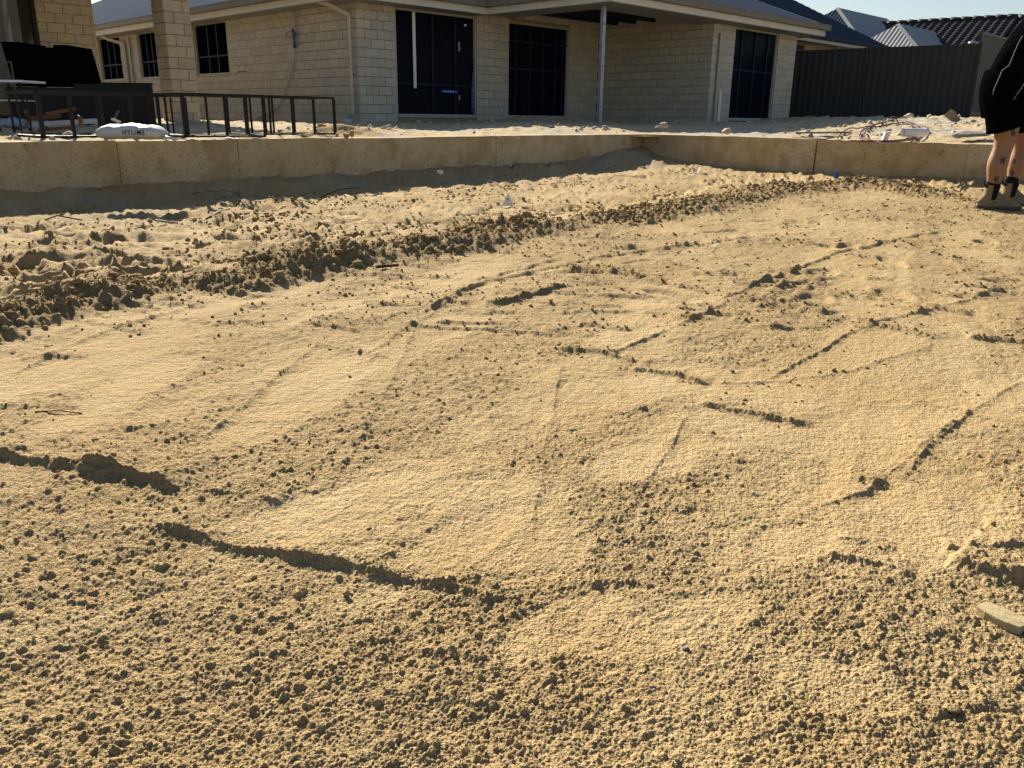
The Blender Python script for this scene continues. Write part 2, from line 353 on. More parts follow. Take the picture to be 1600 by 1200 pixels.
class Bins:
    """half-metre squares, so that each mark only touches the points near it"""
    def __init__(s, x, y):
        s.k = np.floor(x/.5).astype(np.int64)*100000+np.floor(y/.5).astype(np.int64); s.o = np.argsort(s.k, kind='stable'); s.s = s.k[s.o]
    def near(s, x0, x1, y0, y1):
        out = []
        for i in range(int(math.floor(x0/.5)), int(math.floor(x1/.5))+1):
            a = np.searchsorted(s.s, i*100000+int(math.floor(y0/.5))); b = np.searchsorted(s.s, i*100000+int(math.floor(y1/.5)), 'right')
            if b > a: out.append(s.o[a:b])
        return np.concatenate(out) if out else np.zeros(0, np.int64)
def pit_height(x, y, fine=True):
    shp = x.shape; res = _pit_height(x.ravel(), y.ravel(), fine); return tuple(q.reshape(shp) for q in res)
def _pit_height(x, y, fine=True):
    x = x.astype(np.float32); y = y.astype(np.float32); r = np.hypot(x, y); bins = Bins(x, y)
    n = lambda f, s, o=4: fbm(x*f, y*f, s, o)
    wx = x+.05*n(3., 5)+.012*n(14, 6); wy = y+.05*n(3., 8)+.012*n(14, 9)
    h = .035*n(.7, 20, 3)+.018*n(2.4, 30, 3)
    # roughness of the surface: screeded swaths running up-right, against trodden crumbs
    az = math.radians(24); s1 = x*math.cos(az)-y*math.sin(az); s2 = x*math.sin(az)+y*math.cos(az)
    sw = fbm(s1*4.5+.4*n(1.5, 40), s2*.75, 41, 3)
    m_ = sst(-.18, .24, sw*1.5+.45*n(2.6, 50, 3)+.25*n(14, 53, 3)+.0)
    for cx, cy, rr in roughs:
        m_ = np.maximum(m_, np.exp(-((x-cx)**2+(y-cy)**2)/(rr*rr)*1.4)*(1.15+n(9, 60)*1.2))
    for cx, cy, a, b, t in smooths:
        ca, sa = math.cos(t+.5), math.sin(t+.5); p = ((x-cx)*ca+(y-cy)*sa)/a; q = (-(x-cx)*sa+(y-cy)*ca)/b
        e = np.sqrt(p*p+q*q)+.6*n(7, 70, 3)
        m_ = m_*sst(.5, 1.45, e)+.02; h = h-.0025*(1-sst(.8, 1.1, e))
    m_ = np.clip(m_, 0, 1.2)
    h = h+(fbm(s1*26, s2*2.0, 80, 3)*.0035+fbm(s1*9, s2*.8, 84, 2)*.006)*(1-.5*np.clip(m_, 0, 1))
    damp_shade = .12*m_+.0*x
    # windrow
    bd = np.full(x.shape, 1e9, np.float32); am = np.zeros(x.shape, np.float32); W = np.zeros(x.shape, np.float32)
    wn = .30*n(2.2, 90, 3)
    for i in range(len(wind)-1):
        ax, ay, aa = wind[i]; bx, by, ba = wind[i+1]; l = math.dist((ax, ay), (bx, by)); dx = (bx-ax)/l; dy = (by-ay)/l
        t = np.clip((x-ax)*dx+(y-ay)*dy, 0, l); d = np.hypot(x-ax-dx*t, y-ay-dy*t)
        k = d < bd; bd = np.where(k, d, bd); am = np.where(k, aa+(ba-aa)*t/l, am)
    width = (.19+.04*np.clip(y-2, 0, 6))*(.6+.45*am)
    e = bd/width+wn*1.1
    W = np.clip(1-e, 0, 1)
    W = W*W*(3-2*W)*am**1.6
    H_w = .032*W*np.clip(1+3.2*n(3.0, 95, 3), .15, 1.4)+sst(.02, .5, W)*(.028*np.abs(n(16, 96, 4))*2+.03*n(30, 98, 4))
    fr = sst(.05, .4, W)+.55*np.exp(-np.maximum(e-.8, 0)**2*5)*(n(5, 97) > .0)
    h = h+H_w
    # bank against the wall, low mound in the corner
    dl, dr = dists(x, y)
    h = h+(.030+.07*n(1.6, 100, 3))*np.exp(-np.clip(dl, 0, 9)/.20)+(.025+.04*n(2, 104, 2))*np.exp(-np.clip(dr, 0, 9)/.2)
    rc = np.hypot(x-WC.x, y-WC.y)+.5*n(1.2, 110)
    h = h+(.11+.12*n(4, 112, 4))*np.exp(-(rc/1.05)**2)+.04*np.exp(-(rc/2.6)**2)
    # the floor lies lower between the row and the left wall
    h = h-.095*sst(.02, .5, dl)*sst(0., .5, bd-width)*(wside(x, y) > 0)*sst(5.5, 2.5, x)
    h = h-.03*sst(.02, .3, dr)*sst(1.5, .8, dr)*sst(3, 4.5, x)
    # trodden strip behind the row
    back = (sst(.0, .35, bd-width)*(wside(x, y) > 0)).astype(np.float32)
    tread = .040*(np.abs(fbm(wx*2.6, wy*2.6, 120, 4))*2.4-.42)+.035*n(7, 124, 4)+.028*n(19, 126, 4)+.045*np.clip(n(4.2, 127, 4)-.05, 0, 1)
    h = h+back*tread
    farm = sst(2.8, 5.5, y)*(1-back)*(1-np.clip(W*3, 0, 1))
    h = h+farm*(.014*n(3.2, 128, 4)-.020*np.abs(n(5., 132, 4))+.012*n(14, 135, 3))
    strk = fbm(x*2.4+1.5*n(1.1, 240, 2), y*8.5, 241, 4)
    h = h+sst(1.8, 3., y)*(1-np.clip(W*3, 0, 1))*(.022*strk*sst(-.1, .15, n(1.3, 245))+.014*np.clip(n(11, 247, 4)-.08, 0, 1)*(1+back))
    m_ = m_+.25*farm
    mm = np.maximum(m_, back*sst(-.05, .15, n(2.2, 136))*1.1)
    for px, py, a, L, B, dp in prints:
        near = bins.near(px-.4, px+.4, py-.4, py+.4)
        if not len(near): continue
        X = x[near]-px; Y = y[near]-py; ca, sa = math.cos(a), math.sin(a)
        e2 = np.sqrt(((X*ca+Y*sa)/L)**2+((-X*sa+Y*ca)/B)**2)
        h[near] += -dp*(1-sst(.75, 1.05, e2))+dp*.45*np.exp(-((e2-1.25)/.22)**2)
    # scarps left by the screed
    sc_m = np.zeros(x.shape, np.float32)
    for pts, mmh, slope, cr in scarps:
        x0 = min(p[0] for p in pts)-.25; x1 = max(p[0] for p in pts)+.25; y0 = min(p[1] for p in pts)-.25; y1 = max(p[1] for p in pts)+.45
        near = bins.near(x0, x1, y0, y1)
        if not len(near): continue
        X = x[near]; Y = y[near]
        Xw = X+.008*fbm(X*45, Y*45, 140, 3)+.014*fbm(X*6, Y*6, 143, 3); Yw = Y+.014*fbm(X*30, Y*30, 146, 4)+.014*fbm(X*6, Y*6, 149, 3)
        d, s, t = polydist(Xw, Yw, pts); sdst = d*s
        taper = sst(0, .10, t)*sst(0, .16, 1-t)*np.where((t <= 0) | (t >= 1), np.exp(-d*d/.0009), 1)
        taper = np.where((t <= 0.001) | (t >= .999), 0, taper)
        Hh = mmh*1.15/1000*taper*np.clip(.95+1.0*fbm(X*7, Y*7, 150, 3)+.8*fbm(X*30, Y*30, 153, 3), .4, 1.6)
        prof = np.where(sdst > 0, np.exp(-sdst/slope), np.exp(sdst/.010))
        g = np.exp(-np.maximum(-sdst, 0)/.03)-np.exp(-np.maximum(-sdst, 0)/.004)
        h[near] += Hh*prof - .35*Hh*g*(sdst < 0)
        sc_m[near] = np.maximum(sc_m[near], cr*taper*np.where(sdst > 0, np.exp(-sdst/(slope*.8)), np.exp(sdst/.02)))
    mm = np.maximum(mm, np.clip(sc_m, 0, 1.3))
    # crumbs at four sizes, each only where the mesh can carry it
    if fine:
        rowgap = r*r*.0012
        amp = np.clip(mm, 0.05, 1.3)
        def lod(size): return 1-sst(.5, 1.1, rowgap/size)
        z = h.copy()
        j = .0022
        X = x+j*fbm(x*160, y*160, 160, 2); Y = y+j*fbm(x*160, y*160, 163, 2)
        near = r < 2.2
        a = np.zeros(x.shape, np.float32)
        a[near] += .80*(cells(X[near], Y[near], .0036, 170, .88)*lod(.0045)[near])
        a[near] += (.0014*fbm(x[near]*260, y[near]*260, 176, 2))*lod(.0045)[near]
        near = r < 4.5
        a[near] += .62*cells(X[near], Y[near], .0078, 180, .10)*lod(.0095)[near]*np.clip(amp[near], .15, 1.2)
        a[near] += (.0048*fbm(x[near]*105, y[near]*95, 184, 4, .6))*lod(.012)[near]
        z += a*(.50+.52*np.clip(amp, 0, 1.1))+.013*fbm(x*24, y*24, 186, 5, .6)*(.14+.75*np.clip(amp, 0, 1.1))*lod(.05)+.022*np.clip(fbm(x*9, y*9, 189, 4), 0, 1)*amp*(.4+.6*sst(1.5, 3., r))
        c1 = cells(X+.003*n(90, 190, 2), Y, .0105, 191, .025, .25, .62)*lod(.014)
        z += c1*np.clip(amp*1.2-.30, 0, 1)*.75+.6*cells(X+.004*n(60, 194, 2), Y, .024, 196, .007, .2, .5)*np.clip(amp*1.3-.45, 0, 1)
        z += cells(X+.010*n(30, 200, 2), Y+.010*n(30, 203, 2), .024, 201, .8, .3, .75)*np.clip(fr, 0, 1)*.8
        z += cells(X+.03*n(16, 210, 3), Y, .065, 211, .22, .25, .55)*sst(.1, .6, W)*.6
        c2 = cells(X+.015*n(25, 220, 3), Y, .045, 221, .30, .25, .6)*sst(-.02, .15, n(3, 225))*np.clip(back+farm*.3, 0, 1)
        z += c2*.75
        h = z
    damp_shade = np.clip(.44*mm+.5*sst(.02, .4, W)+.35*np.clip(fr, 0, 1)*sst(.0, .3, W+.1)+.30*np.clip(sc_m, 0, 1)*sst(1.2, 2.4, r), 0, 1)  # damp row, plus the shade of rough and scarped sand painted in
    ash = np.clip(sst(.0, .25, n(1.7, 230))*back*np.exp(-np.clip(dl, 0, 9)/1.1)*1.0, 0, .85)
    return h, damp_shade, ash, W, mm, sc_m
wx_ = [p[0] for p in wind]; wy_ = [p[1] for p in wind]
def wside(x, y):           # +1 behind the row (towards the wall)
    yy = np.interp(x, wx_, wy_); return np.where(y > yy, 1, -1)

def grid_mesh(name, X, Y, Zz, attrs, m, mask=None, smooth=True):
    nr, nc = X.shape; N = nr*nc
    co = np.empty((N, 3), np.float32); co[:, 0] = X.ravel(); co[:, 1] = Y.ravel(); co[:, 2] = Zz.ravel()
    idx = np.arange(N).reshape(nr, nc); q = np.stack([idx[:-1, :-1], idx[:-1, 1:], idx[1:, 1:], idx[1:, :-1]], -1).reshape(-1, 4)
    if mask is not None:
        k = mask.ravel()[q].all(1); q = q[k]
        used = np.zeros(N, bool); used[q.ravel()] = True; remap = np.cumsum(used)-1; q = remap[q]; co = co[used]
        attrs = {a: b.ravel()[used] for a, b in attrs.items()}
    me = bpy.data.meshes.new(name); me.vertices.add(len(co)); me.vertices.foreach_set('co', co.ravel())
    me.loops.add(q.size); me.loops.foreach_set('vertex_index', q.ravel().astype(np.int32))
    me.polygons.add(len(q)); me.polygons.foreach_set('loop_start', np.arange(0, q.size, 4, dtype=np.int32))
    me.polygons.foreach_set('loop_total', np.full(len(q), 4, np.int32))
    if smooth: me.polygons.foreach_set('use_smooth', np.ones(len(q), bool))
    me.update(calc_edges=True)
    for a, b in attrs.items():
        t = me.attributes.new(a, 'FLOAT', 'POINT'); t.data.foreach_set('value', np.ascontiguousarray(b.ravel(), np.float32))
    me.materials.append(m); o = bpy.data.objects.new(name, me); COL.objects.link(o); return o

def fan(rs_, angs):
    A, R = np.meshgrid(np.radians(angs), rs_); return R*np.sin(A), R*np.cos(A)
NR, NC = 1010, 1060
t = np.linspace(0, 1, NR)
# even spread of rows as the ground recedes: depression angle from 48 to 2.3 degrees
dep = np.radians(47.5-(47.5-2.55)*t); rr = CH/np.tan(dep)
rr = np.concatenate([[.04, .2, .36, .48], rr[rr > .5], np.linspace(13.8, 16, 8)])
an = np.concatenate([np.linspace(-88, -40, 14), np.linspace(-38.5, 38.5, NC), np.linspace(40, 88, 14)])
X, Y = fan(rr, an)
hz, dsh, ash, Wm, mmv, scv = pit_height(X, Y)
dl, dr = dists(X, Y)
keep = (dl > -.12) & (dr > -.12)
hz = hz.astype(np.float32)
sand = grid_mesh('sand_floor', X, Y, hz, {'damp_shade': dsh, 'ash': ash}, M_sand, keep)
tag(sand, 'yellow screeded building sand on the floor of the pit', kind='structure')
def ground_at(px, py):
    i = min(np.searchsorted(rr, math.hypot(px, py)), len(rr)-2); k = min(max(np.searchsorted(an, math.degrees(math.atan2(px, py))), 1), len(an)-2)
    return float(np.median(hz[i-1:i+2, k-1:k+2]))

# loose clods: lumpy little solids lying in the sand
def ico(sub):
    bm = bmesh.new(); bmesh.ops.create_icosphere(bm, subdivisions=sub, radius=1)
    v = np.array([p.co[:] for p in bm.verts], np.float32); f = np.array([[q.index for q in p.verts] for p in bm.faces], np.int32); bm.free(); return v, f
def clods(name, cx, cy, cz, rad, sub, m, sink=.25, seed=1, lump=.28):
    rg = np.random.default_rng(seed); v, f = ico(sub); n = len(cx)
    s = 1+lump*rg.standard_normal((n, len(v), 1)).clip(-1.3, 1.3)
    sc_ = rad[:, None, None]*(np.array([1, 1, .8])*rg.uniform(.7, 1.25, (n, 1, 3)))
    a = rg.uniform(0, 6.28, n); p = v[None]*s*sc_
    x = p[..., 0]*np.cos(a)[:, None]-p[..., 1]*np.sin(a)[:, None]; y = p[..., 0]*np.sin(a)[:, None]+p[..., 1]*np.cos(a)[:, None]
    co = np.stack([x+cx[:, None], y+cy[:, None], p[..., 2]+(cz+rad*(1-2*sink)*.7)[:, None]], -1).reshape(-1, 3)
    fa = (f[None]+np.arange(n)[:, None, None]*len(v)).reshape(-1, 3)
    me = bpy.data.meshes.new(name); me.vertices.add(len(co)); me.vertices.foreach_set('co', co.astype(np.float32).ravel())
    me.loops.add(fa.size); me.loops.foreach_set('vertex_index', fa.ravel().astype(np.int32)); me.polygons.add(len(fa))
    me.polygons.foreach_set('loop_start', np.arange(0, fa.size, 3, dtype=np.int32)); me.polygons.foreach_set('loop_total', np.full(len(fa), 3, np.int32))
    me.polygons.foreach_set('use_smooth', np.ones(len(fa), bool)); me.update(calc_edges=True)
    t = me.attributes.new('damp_shade', 'FLOAT', 'POINT'); t.data.foreach_set('value', np.repeat(rg.uniform(.2, 1, n), len(v)).astype(np.float32))
    me.materials.append(m); o = bpy.data.objects.new(name, me); COL.objects.link(o); return o
rg = np.random.default_rng(5)
def pick(n, w, ok=None):
    p = (w*ok if ok is not None else w).ravel().astype(np.float64); p /= p.sum(); return rg.choice(p.size, n, p=p)
cell = (X**2+Y**2)                                   # area of a grid cell grows with distance
inside = keep & (np.abs(X) < Y*.8)
ii = pick(6500, np.clip(Wm, 0, 1)**1.1*cell**1.1, inside)
jit = lambda k, s: k+rg.uniform(-s, s, k.shape)
rad = (.0030+.008*rg.random(len(ii))**2.8)*np.clip(.6+.12*np.hypot(X, Y).ravel()[ii], .8, 1.4)
big_ = pick(150, np.clip(Wm, 0, 1)**1.6*cell**1.1, inside)
tag(clods('large_sand_clods', X.ravel()[big_], Y.ravel()[big_], hz.ravel()[big_], .009+.017*rg.random(len(big_))**2.2, 3, M_clod, seed=13, lump=.13),
    'larger lumps of damp sand along the crest of the row', 'sand clods', kind='stuff')
tag(clods('sand_clods', X.ravel()[ii], Y.ravel()[ii], hz.ravel()[ii], rad, 1, M_clod, seed=3),
    'damp crumbly sand clods heaped along the row across the pit', 'sand clods', kind='stuff')
w2 = (np.clip(mmv-.45, 0, 1)**1.5+.006)*cell*(np.hypot(X, Y) > .6)*(1-sst(8, 11, np.hypot(X, Y)))
w3 = np.clip(scv, 0, 1.5)*cell; w2 = w2/w2.sum()+1.1*w3/w3.sum()
ii = pick(9500, w2*(.04+.96*sst(1.2, 2.8, np.hypot(X, Y))), inside)
rad = (.0012+.0055*rg.random(len(ii))**3.6)*np.clip(.55+.17*np.hypot(X, Y).ravel()[ii], .5, 1.9)
tag(clods('sand_crumbs', X.ravel()[ii], Y.ravel()[ii], hz.ravel()[ii], rad, 1, M_clod, seed=4, sink=.3),
    'loose sand crumbs scattered over the screeded floor', 'sand crumbs', kind='stuff')

bk = (wside(X, Y) > 0)*np.clip(fbm(X*1.8, Y*1.8, 400, 4)+.02, 0, 1)**1.5*cell*(np.minimum(dl, dr) > .35)*(np.hypot(X, Y) < 12)
ii = pick(4200, bk, inside); rad = .004+.015*rg.random(len(ii))**3.2
tag(clods('trampled_clods', X.ravel()[ii], Y.ravel()[ii], hz.ravel()[ii], rad, 1, M_clod, seed=21, sink=.4),
    'small clods in patches over the trodden strip by the wall', 'sand clods', kind='stuff')

# ------------------------------------------------------------------ terrace, far ground
def terr_height(x, y, fine=True):
    dl, dr = dists(x, y); d = np.maximum(-dl, -dr); d = np.clip(d, 0, 99)
    n = lambda f, s, o=4: fbm(x*f, y*f, s, o)
    z = WT-.012+.085*sst(.3, 6, d)
    z = z+.075*sst(.12, 1.6, d)*sst(-1.5, .5, x)*(1-sst(3, 6, d))+.03*np.abs(n(5, 345, 4))*2*sst(.15, .6, d)
    right = sst(2.5, 7.5, x)*sst(1, 6, d)
    z = z+.17*right*sst(.0, .8, (x-2)/8.)
    hd = (x-K1.x)*V.x+(y-K1.y)*V.y
    amp = sst(.25, 1.0, d)
    z = z+amp*(.035*n(1.1, 300, 4)+.05*n(4., 310, 5)+.06*np.clip(n(2.0, 320, 4), 0, 1)+.03*n(13, 325, 4))
    z = z+.10*np.exp(-(((x+1.95)/.55)**2+((y-9.75)/.22)**2))*(1+n(4, 330))        # spilled heap beside the steel frames
    z = z+.13*np.exp(-(((x-.3)/.9)**2+((y-18.6)/.7)**2))*(1+n(3, 335))+.06*np.exp(-(((x-4.1)/.8)**2+((y-17.5)/.5)**2))
    z = z+right*.05*np.abs(n(4, 340, 4))*4*amp
    if fine:
        z = z+amp*(.55*cells(x+.03*n(9, 350), y, .16, 351, .30, .2, .6)*sst(-.05, .12, n(1.4, 355))*.35+.4*cells(x, y, .07, 361, .4, .2, .6)*.5)
    return z
tr = 6.0*np.exp(np.linspace(0, math.log(34/6.), 420)); tr = np.concatenate([np.linspace(2.5, 5.9, 24), tr, np.linspace(36, 90, 20)])
ta = np.concatenate([np.linspace(-86, -41, 22), np.linspace(-40, 40, 520), np.linspace(41, 86, 22)])
TX, TY = fan(tr, ta)
tz = terr_height(TX, TY).astype(np.float32)
tdl, tdr = dists(TX, TY)
# clip the sheet along the back of the wall: pull the first row in front of the wall onto its top edge
dmin = np.minimum(tdl, tdr)
near = (dmin > -.05)
pull = np.clip(dmin+.05, 0, .35)
sel_l = near & (tdl <= tdr)
TX = np.where(near, np.where(sel_l, TX-nL.x*pull, TX-nR.x*pull), TX); TY = np.where(near, np.where(sel_l, TY-nL.y*pull, TY-nR.y*pull), TY)
tz = np.where(near, WT-.03, tz)
keep2 = np.minimum(*dists(TX, TY)) < .0
tashy = np.clip(sst(.0, .2, fbm(TX*.9, TY*.9, 380, 4))*(TX > -1.5), 0, .9)
tmo = np.clip(np.exp(-(((TX+1.95)/.8)**2+((TY-9.75)/.5)**2))*1.2+.5*sst(0, .2, fbm(TX*1.3, TY*1.3, 385, 3))*(TX < -1), 0, 1)
terr = grid_mesh('terrace_ground', TX, TY, tz, {'damp_shade': tmo, 'ash': tashy}, M_terr, keep2)
tag(terr, 'pale disturbed sand on the raised terrace behind the limestone wall', kind='structure')
def tz_at(x, y): return float(terr_height(np.array([[x]]), np.array([[y]]), False)[0, 0])
g = MB().quad((-2500, -2500, -.35), (2500, -2500, -.35), (2500, 2500, -.35), (-2500, 2500, -.35)).build('far_ground', M_terr)
tag(g, 'wide sandy ground running to the horizon', kind='structure')
# small rubble on the terrace
k = (np.hypot(TX, TY) < 24) & keep2 & (np.abs(TX) < TY*.75) & (np.maximum(-tdl, -tdr) > .45)
wgt = (TX**2+TY**2)*(sst(-.02, .2, fbm(TX*.8, TY*.8, 390, 3))+.10)
ii = pick(3200, wgt, k); rad = .008+.045*rg.random(len(ii))**3.5
tag(clods('terrace_rubble', TX.ravel()[ii], TY.ravel()[ii], tz.ravel()[ii], rad, 1, M_rock, seed=9, sink=.35),
    'small limestone rubble strewn over the terrace sand', 'rubble', kind='stuff')

# ------------------------------------------------------------------ limestone retaining walls
def rough_block(a, b, z0, z1, nrm, parent, seed, T=.33, lean=0.):
    rr_ = random.Random(seed); d = (b-a); L = d.length; d.normalize()
    bm = bmesh.new(); nx = max(2, int(L/.12)); nz = 4
    vs = []
    bmesh.ops.create_cube(bm, size=1)
    bmesh.ops.subdivide_edges(bm, edges=bm.edges[:], cuts=3, use_grid_fill=True)
    for v in bm.verts:
        p = v.co
        ex = abs(p.x) > .49; ey = abs(p.y) > .49; ez = abs(p.z) > .49
        k = .0015
        q = Vector((p.x*(L-.0015), p.y*T, p.z*(z1-z0)))
        c = (ex+ey+ez)
        if c >= 2: q *= 1; q.x -= math.copysign(k if ex else 0, p.x); q.y -= math.copysign(k if ey else 0, p.y); q.z -= math.copysign(k if ez else 0, p.z)
        if c >= 2: q += Vector((rr_.uniform(-.002, .002), rr_.uniform(-.003, .003), rr_.uniform(-.003, .002)))
        else: q.y += rr_.uniform(-.002, .002)
        v.co = (a+b)/2*1.0 + d*q.x - nrm*(T/2) + nrm*(-q.y) + Z*(q.z-(a.z+b.z)/2+(z0+z1)/2)
    mes = [v.co[:] for v in bm.verts]; fs = [[q.index for q in f.verts] for f in bm.faces]; bm.free()
    c = (a+b)/2; c.z = z0
    return raw('limestone_block', mes, fs, M_lime, parent, at=c)
# joints where the photograph shows them
def s_left(x):
    y = np.interp(x, [0, 500, 1005], [222, 217, 209]); p = G(x, y, WT); return (p-WL0).dot(aL)
def s_right(x):
    y = np.interp(x, [1005, 1270, 1545, 1600], [209, 217, 225, 226.7]); p = G(x, y, WT); return (p-WC).dot(aR)
LW = thing('retaining_wall', 'low limestone block wall along the left and middle, up to the inner corner', 'wall', Vector((WL0.x, WL0.y, 0)))
jl = [s_left(x) for x in (190, 390, 545, 678, 790, 885)]
jl = [jl[0]-1.18*k for k in (4, 3, 2, 1)]+jl+[(WC-WL0).dot(aL)]
for i in range(len(jl)-1):
    rr_ = random.Random(i*7); off = nL*rr_.uniform(-.004, .004)
    rough_block(WL0+aL*jl[i]+off, WL0+aL*jl[i+1]+off, -.2, WT+rr_.uniform(-.006, .003), nL, LW, i)
RW = thing('retaining_wall', 'low limestone block wall along the right, with one open dark joint', 'wall', Vector((WC.x, WC.y, 0)))
jr = [.0]+[s_right(x) for x in (1092, 1208, 1272, 1352, 1514)]+[s_right(1514)+1.15*k for k in (1, 2, 3)]
for i in range(len(jr)-1):
    rr_ = random.Random(50+i*7); off = nR*rr_.uniform(-.004, .004)
    a = WC+aR*(jr[i]+(.02 if i == 3 else 0))+off; b = WC+aR*(jr[i+1]-(.0 if i == 2 else 0))+off
    rough_block(a, b, -.2, WT+rr_.uniform(-.006, .003), nR, RW, 90+i)

# ------------------------------------------------------------------ brickwork
CO = .1715; BL = .305; JT = .010
def project_x(p):
    d = Vector(p)-CAM; z = d.dot(fw)
    return (800+FPX*d.dot(RV)/z, 600-FPX*d.dot(UV)/z, z)
class Bricks:
    def __init__(s, parent): s.parent = parent; s.list = []
    def wall(s, name, K, d, n, length, courses, openings=(), T=.09, half=True, top=None, mat_m=None, single=False, s0=0.):
        """K corner at floor level, d along, n outward normal; openings (s0,s1,z0,z1) relative to K"""
        top = top or courses*CO
        mb = MB(); xs = sorted({s0+.014, length-.014, *[o[0] for o in openings], *[o[1] for o in openings]}); zs = sorted({-.12, top, *[o[2] for o in openings], *[o[3] for o in openings]})
        T2 = .11
        for i in range(len(xs)-1):
            for j in range(len(zs)-1):
                cx = (xs[i]+xs[i+1])/2; cz = (zs[j]+zs[j+1])/2
                if any(o[0] < cx < o[1] and o[2] < cz < o[3] for o in openings): continue
                if xs[i+1]-xs[i] < .02 or zs[j+1]-zs[j] < .005: continue
                mb.box(K+d*cx-n*(.012+T2/2)+Z*cz, d*((xs[i+1]-xs[i])/2), n*(T2/2), Z*((zs[j+1]-zs[j])/2))
        w_ = mb.build(name, M_mortar, s.parent, at=K)
        for c in range(courses):
            z0 = c*CO+JT/2; z1 = (c+1)*CO-JT/2
            x = s0-(0 if c % 2 == 0 else (BL+JT)/2)
            while x < length-.02:
                a, b = max(x, s0)+JT/2*(x > s0), min(x+BL+JT, length)-JT/2*(x+BL+JT < length)
                segs = [(a, b)]
                for o in openings:
                    if o[2] < z1-.02 and o[3] > z0+.02:
                        ns = []
                        for p, q in segs:
                            if q <= o[0] or p >= o[1]: ns.append((p, q)); continue
                            if p < o[0]: ns.append((p, o[0]))
                            if q > o[1]: ns.append((o[1], q))
                        segs = ns
                for p, q in segs:
                    if q-p > .03:
                        zz1 = z1
                        for o in openings:
                            if o[2] > z0 and o[2] < z1 and o[0] < (p+q)/2 < o[1]: zz1 = o[2]
                        s.list.append((w_, K+d*((p+q)/2)+Z*((z0+zz1)/2), d, n, round(q-p, 3), round(zz1-z0, 3), T))
                x += BL+JT
        return w_
    def finish(s, limit, m, m_i):
        def area(e):
            c = e[1]; a = project_x(c-e[2]*e[4]/2); b = project_x(c+e[2]*e[4]/2)
            if a[2] < 0 or (e[3].dot(CAM-c) < 0): return 0
            if b[0] < -20 or a[0] > 1620 or a[1] < -15: return 0
            return abs(b[0]-a[0])*e[5]*FPX/a[2]
        L = sorted(s.list, key=area, reverse=True); cache = {}
        for e in L[:limit]:
            w_, c, d, n, ln, ht, T = e; key = (ln, ht, tuple(d))
            if key not in cache:
                me = bpy.data.meshes.new('brick'); mb = MB(); mb.box((0, 0, 0), d*(ln/2), n*(.012), Z*(ht/2))
                # worn arrises: front face a little smaller than the body
                for v in mb.v:
                    if v.dot(n) > 0: v -= d*math.copysign(.0025, v.dot(d)); v.z -= math.copysign(.0025, v.z)
                me.from_pydata([tuple(v) for v in mb.v], [], mb.f); me.materials.append(m); cache[key] = me
            o = bpy.data.objects.new('brick', cache[key]); COL.objects.link(o); o.parent = w_
            rb = random.Random(int(c.x*1e4)+int(c.z*1e4))
            o.location = c - n*.012 + n*rb.uniform(-.0012, .0012) - origin(w_)
        by = {}
        for e in L[limit:]: by.setdefault(e[0].name, []).append(e)
        for nm, es in by.items():
            mb = MB()
            for w_, c, d, n, ln, ht, T in es: mb.box(c-n*.012, d*(ln/2), n*.012, Z*(ht/2))
            o = mb.build('bricks', m_i, es[0][0]); o['kind'] = 'stuff'

def add_box_to(parent, name, m, c, ax, ay, az): return MB().box(c, ax, ay, az).build(name, m, parent)
def window(parent, K, d, n, s0, s1, z0, z1, bars=(), rails=(), depth=.07, fr=.045, white=(), sill=True, pm=None):
    """aluminium frame set in the reveal, dark pane behind, mullions as sub-parts"""
    c = K+d*((s0+s1)/2)+Z*((z0+z1)/2)
    mb = MB(); hw = (s1-s0)/2; hh = (z1-z0)/2; y = -n*depth
    for sg in (-1, 1):
        mb.box(c+y+d*sg*(hw-fr/2), d*fr/2, n*.045, Z*hh)
        mb.box(c+y+Z*sg*(hh-fr/2), d*(hw-fr), n*.043, Z*fr/2)
    f = mb.build('window', M_alu, parent)
    mb = MB().box(c-n*(depth+.01), d*(hw-fr), n*.004, Z*(hh-fr)).build('pane', pm or M_pane, f)
    for b in bars: MB().box(c+d*(b-.5)*2*(hw-fr)-n*(depth-.014), d*.022, n*.012, Z*(hh-fr)).build('mullion', M_navy, f)
    for b in rails: MB().box(c+Z*(b-.5)*2*(hh-fr)-n*(depth-.010), d*(hw-fr), n*.012, Z*.018).build('rail', M_navy, f)
    if sill: MB().box(c-Z*(hh+.012)+n*.0, d*(hw), n*.03, Z*.010).build('sill', M_alu, f)
    return f

# --- main house
HS = thing('brick_house', 'single-storey cream brick house under construction with dark covered openings and grey sheet roof', 'house', K1.copy())
BK = Bricks(HS)
AL = 16.
opB = [(.90, 3.11, .13, 2.17), (4.07, 6.15, .13, 2.17)]
opF = [(.93, 3.0, .13, 2.17)]
opA = [(5.15, 6.85, 1.02, 2.2), (8.95, 10.2, 1.02, 2.2), (11.4, 13.0, 1.02, 2.2)]
wB = BK.wall('wall', K1, U, -V, 7.27, 14, opB, top=2.42)
K2 = H(7.27, 0); K3 = H(7.27, -3.26); K4 = H(11.19, -3.26)
wR = BK.wall('wall', K3, V, -U, 3.26-.0, 14, top=2.42, s0=.026)
wF = BK.wall('wall', K3, U, -V, 3.92, 13, opF, top=2.2)
wA = BK.wall('wall', K1, V, -U, AL, 13, opA, top=2.23, s0=.026)
wK = BK.wall('wall', K4, V, U, 12., 13, top=2.2, s0=.026)
BK.finish(300, M_brick, M_brick_i)
window(HS, K1, U, -V, *opB[0], bars=(.45, .745), rails=(.30,))
window(HS, K1, U, -V, *opB[1], bars=(.12, .36, .58, .80, .93), rails=(.52, .82))
window(HS, K3, U, -V, *opF[0], bars=(.18, .5, .8), rails=(.55,))
for o in opA: window(HS, K1, V, -U, *o, bars=(.33, .62), rails=(.35,), pm=M_pane0)
